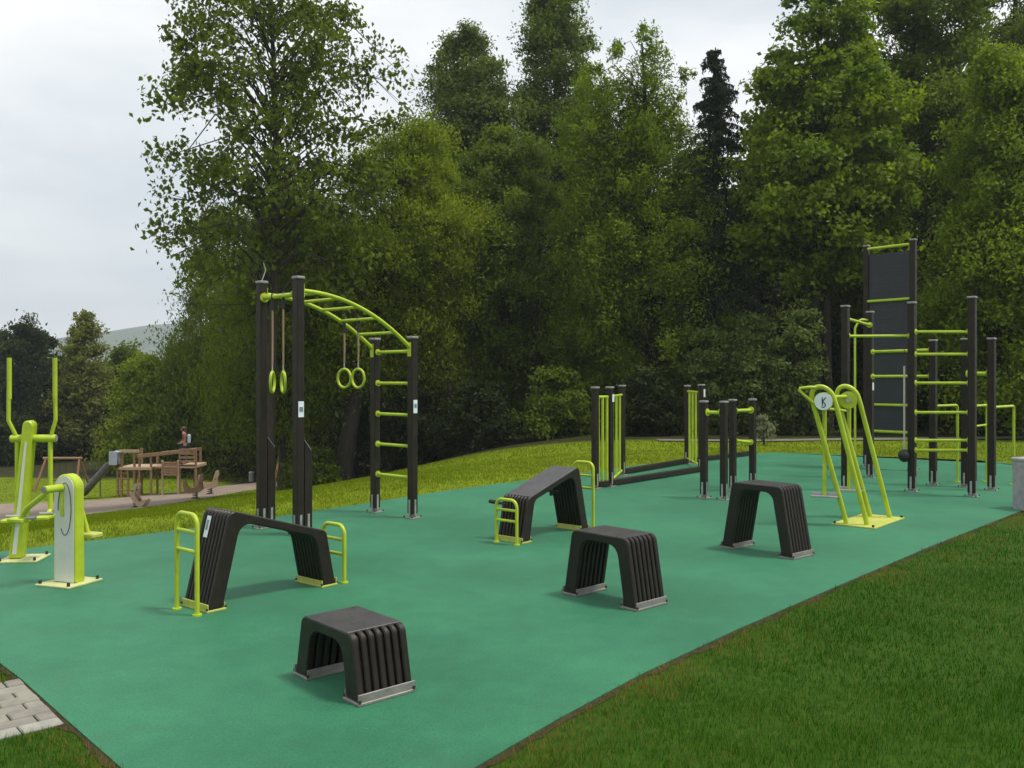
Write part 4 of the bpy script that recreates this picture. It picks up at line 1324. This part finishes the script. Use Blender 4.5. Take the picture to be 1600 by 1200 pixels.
def tree_geo(seed, H, R, base, prof, boughs, per, leaf, bough_r, droop=.3, width=.55, flat=.7, trunk_r=None, inner=.2, lean=(0, 0), twig=7, up=.6, hang=0.0, stems=1, asc=.55, spread=None, angular=None, tips=(), fill=.27, top_cut=1.0):
    """returns (MB of trunk and limbs, leaf verts, leaf tint)"""
    rng = np.random.default_rng(seed); f = PROF[prof]
    boughs = int(boughs * .82); bough_r *= 1.12; per = int(per * 1.25)
    tr = trunk_r or H * .016
    mb = MB()
    ph = rng.uniform(0, 6.28, 4)
    def tp(z, k=0):
        t = z / H
        return np.array([lean[0] * t + .02 * H * math.sin(t * 5 + ph[0] + k) * t + (k * .25 * tr * 6 * t), lean[1] * t + .02 * H * math.sin(t * 4 + ph[1] + k * 2) * t, z])
    for k in range(stems):
        pts = [tp(H * t * (1 - .12 * k), k) + np.array([(k - (stems - 1) / 2) * tr * 2.2, 0, 0]) * (1 if stems > 1 else 0) for t in np.linspace(0, .96, 13)]
        pts[0][2] = -.25
        rad = [tr * (1.35 if i == 0 else 1) * (1 - i / 12.6) ** .85 + .012 for i in range(13)]
        mb.tube([tuple(p) for p in pts], rad, 'BARK', 9)
    # bough centres
    ts = rng.random(boughs * 6)
    keep = rng.random(len(ts)) < (f(ts) * .85 + .15); ts = ts[keep][:boughs]
    ts[: max(2, boughs // 30)] = rng.uniform(.93, 1.0, max(2, boughs // 30))
    ga = rng.uniform(0, 6.28); C = []; TI = []; OUT = []
    lobes = rng.uniform(.72, 1.12, 9)
    jobs = [(t, None) for t in ts]
    for (ox, tf) in tips:
        nb = 9
        for k in range(nb):
            u = k / (nb - 1); zt_ = tf - (1 - u) * .26
            jobs.append((zt_, (ox * R * (.75 + .25 * u) + rng.normal() * .05 * R * (1 - u), rng.normal() * .12 * R, (1 - u) * .75 + .30)))
    for i, (t, tip) in enumerate(jobs):
        ang = ga + i * 2.39996 + rng.normal() * .3
        lb = np.interp((ang % 6.2832) / 6.2832 * 8, range(9), np.r_[lobes[:8], lobes[0]])
        z = base + (H * top_cut - base) * t
        rr = R * float(f(t)) * lb * math.sqrt(rng.uniform(inner, 1)) * .88
        if angular: rr *= angular(ang)
        st = tp(z)
        c = st + np.array([math.cos(ang) * rr, math.sin(ang) * rr, -hang * rr + rng.normal() * .03 * H * .3])
        c[2] = min(c[2], H - .1)
        if tip is not None:
            z = H * t; st = tp(min(z, H * .95)); c = np.array([st[0] * .3 + tip[0], st[1] * .3 + tip[1], z]); rr = max(.3, math.hypot(tip[0], tip[1]))
        # limb
        zs = max(base * .55 + .05 * H, z - rr * asc)
        s0 = tp(zs); mid = (s0 + c) / 2 + np.array([0, 0, .12 * rr + (.0 if hang == 0 else .25 * rr)]) + rng.normal(size=3) * .11 * rr
        if i % 1 == 0:
            lr = max(.010, tr * .34 * (1 - t * .6) * (rr / R + .25))
            mb.tube([tuple(s0), tuple(s0 * .5 + mid * .5 + np.array([0, 0, .02 * rr])), tuple(mid), tuple(mid * .4 + c * .6), tuple(c)], [lr, lr * .8, lr * .6, lr * .4, lr * .2], 'BARK', 5, False)
        # twigs: clumps in the bough
        br = bough_r * rng.uniform(.65, 1.25) * (1 - .35 * t if prof != 'spire' else 1 - .75 * t)
        if tip is not None: br = bough_r * tip[2]
        k = max(3, int(twig * rng.uniform(.7, 1.3)))
        off = rng.normal(size=(k, 3)) * .55; off[:, 2] *= flat
        L = np.linalg.norm(off, axis=1)[:, None]; off *= np.minimum(1, 1.1 / (L + 1e-9))
        tw = c + off * br
        if hang: tw[:, 2] -= hang * np.hypot(off[:, 0], off[:, 1]) * br * .6
        m = int(per * rng.uniform(.6, 1.4) * (1 if tip is None else min(1, tip[2] * 1.1)))
        wi = rng.integers(0, k, m)
        sp = np.array([fill, fill, fill * flat]) * br if spread is None else np.array(spread) * br
        P = tw[wi] + rng.normal(size=(m, 3)) * sp
        o_ = P - c; o_ /= (np.linalg.norm(o_, axis=1)[:, None] + 1e-6)
        keep_ = (o_[:, 2] > rng.uniform(-.95, .28, m))            # undersides are thinner
        P = P[keep_]; OUT.append(o_[keep_])
        C.append(P); TI.append(np.clip(rng.normal(.5, .20) + rng.normal(size=len(P)) * .22, 0, 1))
        for q_ in range(min(k, 4)):
            mb.tube([tuple(c * .8 + mid * .2), tuple(tw[q_])], [.012, .006], 'BARK', 4, False)
    C = np.concatenate(C); TI = np.concatenate(TI); OUT = np.concatenate(OUT)
    C[:, 2] = np.maximum(C[:, 2], .05)
    return mb, leaf_geo(C, leaf, rng, droop, width, up, out=OUT), TI

def spruce_geo(seed, H, R, base, leaf=.16, step=.33):
    rng = np.random.default_rng(seed); mb = MB(); C = []; O = []; TI = []
    pts = [(.04 * math.sin(i * 1.3), .04 * math.cos(i), -.2 + (H + .2) * i / 12) for i in range(13)]
    mb.tube(pts, [.26 * (1 - i / 12.5) + .012 for i in range(13)], 'BARK', 8)
    z = base
    while z < H - .15:
        u = (z - base) / (H - base); Lr = R * (1 - u) ** .72 * .95 + .22
        nb = 6 if u < .8 else 5
        for k in range(nb):
            if rng.random() < .10: continue
            a = rng.uniform(0, 6.28); L = Lr * rng.uniform(.55, 1.15)
            dx, dy = math.cos(a), math.sin(a); n = 7
            P = []
            for q_ in range(n):
                t = q_ / (n - 1); P.append((dx * L * t, dy * L * t, z + .10 * L * math.sin(t * 3) - .38 * L * t ** 1.4 * (1 - u * .8)))
            mb.tube(P, [.03 * (1 - .8 * q_ / n) for q_ in range(n)], 'BARK', 4, False)
            P = np.array(P); m = int(24 + 110 * L)
            t = rng.uniform(.06, 1, m); base_p = np.stack([np.interp(t, np.linspace(0, 1, n), P[:, j]) for j in range(3)], -1)
            w = rng.normal(size=m) * .20 * L * (1 - t * .6) * .55
            base_p += np.stack([-dy * w, dx * w, -np.abs(rng.normal(size=m)) * .10 - np.abs(w) * .35], -1)
            C.append(base_p); O.append(np.tile([dx * .4, dy * .4, .5], (m, 1))); TI.append(np.clip(rng.normal(.45, .25, m), 0, 1))
        z += step * rng.uniform(.6, 1.2) * (1 - .45 * u)
    C = np.concatenate(C); TI = np.concatenate(TI)
    return mb, leaf_geo(C, leaf, rng, .7, .28, .5, out=np.concatenate(O)), TI

def place_tree(name, label, cat, px, Y, top_py, half_px, mat, group, seed, bark=None, base_py=None, rz=0, xoff=0, **kw):
    x = X_at(px, Y); zb = float(T(x, Y))
    H = Z_at(top_py, Y) - zb; R = half_px * Y / F
    base = max(.0, Z_at(base_py, Y) - zb) if base_py else .12 * H
    mb, LV, TI = spruce_geo(seed, H, R, base) if kw.get('prof') == 'spruce' else tree_geo(seed, H, R, base, **kw)
    root = thing(name, label, cat, (x, Y, zb), rz, group)
    mb.mats = [bark or BARK]
    mb.build('trunk', root)
    me = fast_mesh('crown', LV, np.arange(len(LV)).reshape(-1, 4), [LM[mat]], [('tint', 'FACE', TI)])
    c = bpy.data.objects.new('crown', me); COL.objects.link(c); c.parent = root
    return root

GW = 'trees at the edge of the wood'
GV = 'trees in the valley on the left'
# tall airy tree behind the monkey bars
place_tree('birch_tree', 'tallest airy tree with open crown and dark trunk behind the monkey bars', 'tree', 420, 29, -190, 218, 'birch', GW, 4, base_py=465, prof='open', boughs=330, per=112, leaf=.178, bough_r=.74, droop=.55, width=.66, inner=.05, trunk_r=.17, twig=8, hang=.22, flat=1.1, up=.3, lean=(.25, 0), fill=.30)
# weeping mass left of it
place_tree('willow_tree', 'broad weeping dark green tree reaching the ground, left of the monkey bars', 'tree', 355, 50, 345, 150, 'willow', GW, 5, base_py=725, prof='dome', boughs=190, per=544, leaf=0.192, bough_r=1.35, droop=.9, width=.38, inner=.25, trunk_r=.35, hang=.35, flat=1.5)
place_tree('leaning_willow', 'bushy weeping tree in front of the tall airy tree, around the monkey bar posts', 'tree', 446, 33, 310, 125, 'willow', GW, 6, base_py=680, prof='egg', boughs=130, per=544, leaf=0.148, bough_r=1.05, droop=.8, width=.4, inner=.2, trunk_r=.25, hang=.3, flat=1.3)
place_tree('bright_tree', 'bright yellow-green bushy tree with a thick trunk, right of the curved ladder', 'tree', 532, 33, 215, 150, 'bright', GW, 7, bark=BARK, base_py=600, prof='oval', boughs=190, per=693, leaf=0.126, bough_r=1.0, droop=.4, width=.45, inner=.25, trunk_r=.34, flat=1.0, lean=(2.4, 0))
place_tree('small_bright_tree', 'yellow-green tree leaning right with drooping edge, between bright tree and grey tree', 'tree', 668, 34.5, 215, 90, 'bright', GW, 8, base_py=640, prof='oval', boughs=110, per=693, leaf=0.126, bough_r=.95, droop=.5, width=.45, inner=.25, trunk_r=.2, flat=1.1)
place_tree('grey_green_tree', 'grey-green rounded tree top against the sky, left of the round-topped tree', 'tree', 737, 44, 64, 95, 'grey', GW, 9, base_py=400, prof='dome', boughs=170, per=544, leaf=0.170, bough_r=1.15, inner=.2, trunk_r=.28)
place_tree('round_top_tree', 'tall round-topped tree against the sky in the middle of the wood', 'tree', 872, 46, 0, 88, 'mid', GW, 10, base_py=380, prof='dome', boughs=190, per=544, leaf=0.163, bough_r=1.15, inner=.2, trunk_r=.3)
place_tree('mid_wood_tree', 'mid-green tree with low branches below the grey-green top', 'tree', 790, 37, 215, 130, 'mid', GW, 12, base_py=640, prof='oval', boughs=170, per=594, leaf=0.141, bough_r=1.05, inner=.2, trunk_r=.25)
place_tree('feathery_tree', 'bright feathery tree with several pointed tips, left of the dark spruce', 'tree', 1000, 33.5, 42, 150, 'fresh', GW, 13, base_py=668, prof='dome', boughs=270, per=544, leaf=0.141, bough_r=.85, inner=.2, trunk_r=.26, hang=-.2, flat=1.25, droop=-.15, width=.42, lean=(.3, 0), top_cut=.72, tips=((.06, 1.0), (-.27, .945), (.22, .96), (-.47, .88), (.42, .86), (-.68, .77), (.64, .74), (0, .86), (-.1, .8)))
place_tree('side_feathery_tree', 'lower fresh green tree with upright shoots, left side of the feathery tree', 'tree', 935, 35, 140, 85, 'fresh', GW, 14, base_py=660, prof='dome', boughs=120, per=561, leaf=0.133, bough_r=.9, inner=.2, trunk_r=.18, hang=-.2, flat=1.25, droop=0, width=.45)
place_tree('spruce_tree', 'dark narrow spruce with a pointed top rising above the shrubs', 'tree', 1118, 32.4, 74, 100, 'spruce', GW, 15, base_py=600, prof='spruce')
place_tree('shaded_round_tree', 'rounded grey-green tree standing back between the spruce and the big maple', 'tree', 1185, 45, 275, 72, 'grey', GW, 17, base_py=640, prof='dome', boughs=110, per=544, leaf=0.163, bough_r=1.1, inner=.2, trunk_r=.2)
place_tree('maple_tree', 'big maple with forked dark trunks and fresh leaf clumps, left of the climbing wall', 'tree', 1285, 31, -60, 140, 'fresh', GW, 18, base_py=440, prof='egg', boughs=210, per=396, leaf=0.163, bough_r=.85, inner=.12, trunk_r=.17, stems=2, droop=.3, width=.75)
place_tree('tall_dark_tree', 'tallest dark green tree behind the blue-grey climbing wall', 'tree', 1430, 34, -150, 170, 'mid', GW, 19, base_py=560, prof='egg', boughs=260, per=544, leaf=0.163, bough_r=1.1, inner=.2, trunk_r=.32)
place_tree('right_back_tree', 'dark green tree reaching the top right corner of the picture', 'tree', 1590, 37, -120, 150, 'mid', GW, 20, base_py=560, prof='egg', boughs=210, per=544, leaf=0.163, bough_r=1.1, inner=.2, trunk_r=.3)
place_tree('right_front_tree', 'bright green pointed tree at the right edge beside the bars', 'tree', 1580, 26.5, 95, 165, 'fresh', GW, 21, base_py=655, prof='cone', boughs=280, per=544, leaf=0.130, bough_r=.80, inner=.22, trunk_r=.22, flat=1.0, droop=.2, hang=-.05)
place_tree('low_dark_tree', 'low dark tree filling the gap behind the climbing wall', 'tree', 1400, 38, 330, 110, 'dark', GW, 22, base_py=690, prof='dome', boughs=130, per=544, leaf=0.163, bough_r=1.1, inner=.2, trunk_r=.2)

# shrubs at the wood's edge
GS = 'shrubs at the edge of the wood'
for (lab, px, Y, top, half, mt, sd) in (
    ('pale green rounded shrub left of the low bar posts', 1108, 30, 520, 42, 'shrub', 31),
    ('pale green rounded shrub below the spruce', 1174, 29.5, 497, 44, 'shrub', 32),
    ('pale green rounded shrub behind the lime walking machine', 1245, 28.5, 492, 48, 'shrub', 33),
    ('dark low shrub behind the balance beam posts', 1010, 29, 590, 55, 'dark', 34),
    ('green shrub behind the sloping bench with the low left end', 870, 31, 585, 60, 'mid', 35),
    ('small light green shrub at the foot of the thick trunk', 488, 32, 705, 30, 'willow', 36),
    ('dark green low shrub right of the wall-bar ladder', 745, 32, 600, 70, 'dark', 37),
    ('dark low shrub right of the curved ladder posts', 640, 33.5, 600, 60, 'dark', 38),
    ('dark shrub behind the dip bars at the right edge', 1560, 27.5, 560, 90, 'dark', 39),
    ('dark shrub behind the foot of the blue-grey climbing wall', 1440, 29, 560, 80, 'dark', 40),
    ('dark shrub under the maple trunks', 1310, 33, 560, 60, 'dark', 41)):
    place_tree('shrub', lab, 'shrub', px, Y, top, half, mt, GS, sd, base_py=590 + (1.7 - float(T(X_at(px, Y), Y)) - .1) * F / Y, prof='dome', boughs=60, per=230, leaf=.13, bough_r=.55, inner=.2, trunk_r=.05, droop=.2)
place_tree('pampas_plant', 'pale feathery plant behind the low bar posts', 'plant', 1194, 23, 648, 15, 'pale', None, 43, base_py=690, prof='oval', boughs=22, per=33, leaf=0.102, bough_r=.14, trunk_r=.015, width=.25, droop=-.5, hang=-.4)

# valley on the left
place_tree('dark_valley_tree', 'dark dense conifer-like tree at the left edge behind the cross trainer', 'tree', 52, 66, 515, 58, 'dark', GV, 51, base_py=745, prof='dome', boughs=150, per=429, leaf=0.255, bough_r=1.3, inner=.25, trunk_r=.3)
place_tree('olive_tree', 'slender olive-green tree with thin crown and visible stem, right of the dark valley tree', 'tree', 127, 58, 488, 40, 'olive', GV, 62, base_py=735, prof='oval', boughs=150, per=156, leaf=0.204, bough_r=.8, inner=.12, trunk_r=.14)
place_tree('round_bush', 'bright green cone-shaped bushy tree behind the play tower', 'tree', 230, 50, 570, 58, 'bright', GV, 53, base_py=735, prof='cone', boughs=110, per=429, leaf=0.204, bough_r=1.0, inner=.25, trunk_r=.2)
place_tree('valley_side_tree', 'mid-green tree right of the olive tree below the far hill', 'tree', 200, 64, 552, 48, 'mid', GV, 54, base_py=740, prof='oval', boughs=110, per=390, leaf=0.238, bough_r=1.2, inner=.2, trunk_r=.25)
place_tree('dark_low_tree', 'dark low tree between the swing and the slide', 'tree', 110, 60, 575, 70, 'dark', GV, 55, base_py=755, prof='dome', boughs=120, per=429, leaf=0.221, bough_r=1.2, inner=.25, trunk_r=.2)
place_tree('shadowy_tree', 'dark tree behind the person on the play tower', 'tree', 320, 54, 545, 95, 'dark', GV, 56, base_py=750, prof='dome', boughs=150, per=429, leaf=0.221, bough_r=1.3, inner=.25, trunk_r=.25)
place_tree('low_hedge', 'dark low hedge behind the cross trainer at the left edge', 'hedge', 15, 56, 660, 75, 'dark', GV, 58, base_py=745, prof='dome', boughs=90, per=390, leaf=0.187, bough_r=.9, inner=.2, trunk_r=.08)
place_tree('edge_tree', 'faint grey-green tree at the very left edge', 'tree', -12, 110, 522, 40, 'grey', GV, 57, base_py=680, prof='egg', boughs=90, per=260, leaf=0.383, bough_r=1.7, inner=.2, trunk_r=.3)

# the depth of the wood: one mass of trees nobody could count
def far_wood():
    rng = np.random.default_rng(77); Vs = []; Ts = []
    mbt = MB()
    spots = []
    for px in np.arange(500, 1800, 62):
        spots.append((px + rng.normal() * 12, 47 + rng.uniform(-3, 4), rng.uniform(310, 420)))
    for px in np.arange(330, 1900, 70):
        spots.append((px + rng.normal() * 15, 60 + rng.uniform(-3, 6), rng.uniform(330, 440)))
    spots = [(a, b, c - (190 if a > 1230 else 0)) for a, b, c in spots]
    for px in np.arange(-700, 330, 62):
        spots.append((px + rng.normal() * 12, 78 + rng.uniform(-3, 8), rng.uniform(560, 600)))
    variants = [tree_geo(900 + k, 10, 3.3, .3, 'dome', 70, 330, .34, 1.5, inner=.3) for k in range(4)]
    for (px, Y, top) in spots:
        x = X_at(px, Y); zb = float(T(x, Y)); H = Z_at(top, Y) - zb
        mb, LV, TI = variants[rng.integers(0, 4)]
        a = rng.uniform(0, 6.28); c, s = math.cos(a), math.sin(a); k = H / 10
        w = (1.0 if H > 8 else 1.25)
        P = LV * np.array([w, w, k]); P = np.stack([P[:, 0] * c - P[:, 1] * s + x, P[:, 0] * s + P[:, 1] * c + Y, P[:, 2] + zb], -1)
        Vs.append(P); Ts.append(TI)
    V = np.concatenate(Vs)
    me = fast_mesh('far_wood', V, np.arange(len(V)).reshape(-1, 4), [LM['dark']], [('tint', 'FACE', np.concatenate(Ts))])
    o = bpy.data.objects.new('far_wood', me); COL.objects.link(o); structure(o, 'stuff'); o['label'] = 'dark depth of the wood behind the nearer trees'
far_wood()

# bare dark trunks in the shade at the front of the wood
for k, (px, Y, rr) in enumerate(((655, 36, .13), (700, 34, .10), (722, 37, .16), (838, 36, .15), (1035, 33, .12), (905, 38, .14))):
    x = X_at(px, Y); zb = float(T(x, Y))
    t = thing('bare_trunk', ('dark bare trunk in the shade, %s' % ('right of the lower ladder posts', 'thin, third from the ladder posts', 'thickest in the gap right of the ladder', 'behind the raised end of the sloping bench', 'behind the ground beams', 'behind the posts with upright lime bars')[k]), 'tree', (x, Y, zb), 0, 'bare trunks in the shade of the wood')
    mb = MB(); H = 9 + k % 3
    pts = [(.12 * math.sin(i * .7 + k), .1 * math.cos(i * .6 + k), -.2 + H * i / 8) for i in range(9)]
    mb.tube(pts, [rr * (1.3 if i == 0 else 1 - i / 11) for i in range(9)], BARK, 9); mb.build('trunk', t)
    m2 = MB()
    for i in range(5):
        z = 2.2 + i * 1.1; a = i * 2.4 + k; m2.tube([(0, 0, z), (.7 * math.cos(a), .7 * math.sin(a), z + .5), (1.5 * math.cos(a), 1.5 * math.sin(a), z + .7)], [.04, .03, .012], BARK, 5)
    m2.build('limbs', t)

# ------------------------------------------------------------------ light, sky, camera
SUN_EL, SUN_AZ = math.radians(66), math.radians(100)      # azimuth clockwise from +Y (north)
w = bpy.data.worlds.new('World'); scene.world = w; w.use_nodes = True
nt = w.node_tree; nt.nodes.clear()
out = nt.nodes.new('ShaderNodeOutputWorld'); bg = nt.nodes.new('ShaderNodeBackground')
sky = nt.nodes.new('ShaderNodeTexSky'); sky.sky_type = 'NISHITA'; sky.sun_disc = False
sky.sun_elevation = SUN_EL; sky.sun_rotation = SUN_AZ; sky.air_density = 1; sky.dust_density = 3
tc = nt.nodes.new('ShaderNodeTexCoord')
mp = N(nt, 'ShaderNodeMapping'); mp.inputs['Scale'].default_value = (1.0, 1.0, 2.6); mp.inputs['Location'].default_value = (6.85, 3.55, 1.65)
nt.links.new(tc.outputs['Generated'], mp.inputs['Vector'])
cl = ramp(nt, noise(nt, mp.outputs[0], 2.1, 5, .5), [(.36, (6.7, 7.3, 7.8)), (.48, (8.3, 8.65, 8.9)), (.60, (10.0, 10.05, 10.0))])
# overcast skies are brighter overhead
sep = nt.nodes.new('ShaderNodeSeparateXYZ'); nt.links.new(tc.outputs['Generated'], sep.inputs[0])
zr = N(nt, 'ShaderNodeMapRange'); zr.inputs['From Min'].default_value = .42; zr.inputs['From Max'].default_value = 1.0; zr.inputs['To Min'].default_value = 1.0; zr.inputs['To Max'].default_value = 1.0
nt.links.new(sep.outputs['Z'], zr.inputs['Value'])
cm = N(nt, 'ShaderNodeVectorMath', operation='SCALE'); nt.links.new(cl, cm.inputs[0]); nt.links.new(zr.outputs[0], cm.inputs['Scale'])
c = mixc(nt, .93, sky.outputs[0], cm.outputs[0])
nt.links.new(c, bg.inputs['Color']); bg.inputs['Strength'].default_value = .10
nt.links.new(bg.outputs[0], out.inputs['Surface'])

sun = bpy.data.lights.new('sun', 'SUN'); sun.energy = 3.0; sun.angle = math.radians(10); sun.color = (1, .96, .88)
so = bpy.data.objects.new('sun', sun); COL.objects.link(so)
dirv = Vector((math.sin(SUN_AZ) * math.cos(SUN_EL), math.cos(SUN_AZ) * math.cos(SUN_EL), math.sin(SUN_EL)))
so.rotation_euler = dirv.to_track_quat('Z', 'Y').to_euler(); so.location = (20, -10, 40)

# air between here and the hills
hz = MB(); hz.box((0, 500, 63), (4600, 2900, 146), 'ink', .1)
ho = hz.build('haze'); ho['kind'] = 'stuff'; ho['label'] = 'thin haze over the valley and hills'
hm, hnt, hout = new_mat('haze_air')
pv = hnt.nodes.new('ShaderNodeVolumePrincipled'); pv.inputs['Color'].default_value = (.86, .94, 1, 1); pv.inputs['Density'].default_value = .0005; pv.inputs['Anisotropy'].default_value = .2
hnt.links.new(pv.outputs[0], hout.inputs['Volume'])
ho.data.materials.clear(); ho.data.materials.append(hm)

cam = bpy.data.cameras.new('camera'); cam.sensor_width = 36; cam.lens = 36 * F / 1600; cam.shift_y = -(600 - HY) / 1600
cam.clip_end = 6000
co = bpy.data.objects.new('camera', cam); COL.objects.link(co); co.location = (0, 0, H_CAM); co.rotation_euler = (PI / 2, 0, 0)
scene.camera = co

scene.view_settings.view_transform = 'Standard'; scene.view_settings.look = 'None'
scene.view_settings.gamma = 1; scene.view_settings.exposure = .2
scene.cycles.volume_bounces = 0
scene.cycles.max_bounces = 6; scene.cycles.diffuse_bounces = 3; scene.cycles.transmission_bounces = 4; scene.cycles.transparent_max_bounces = 4
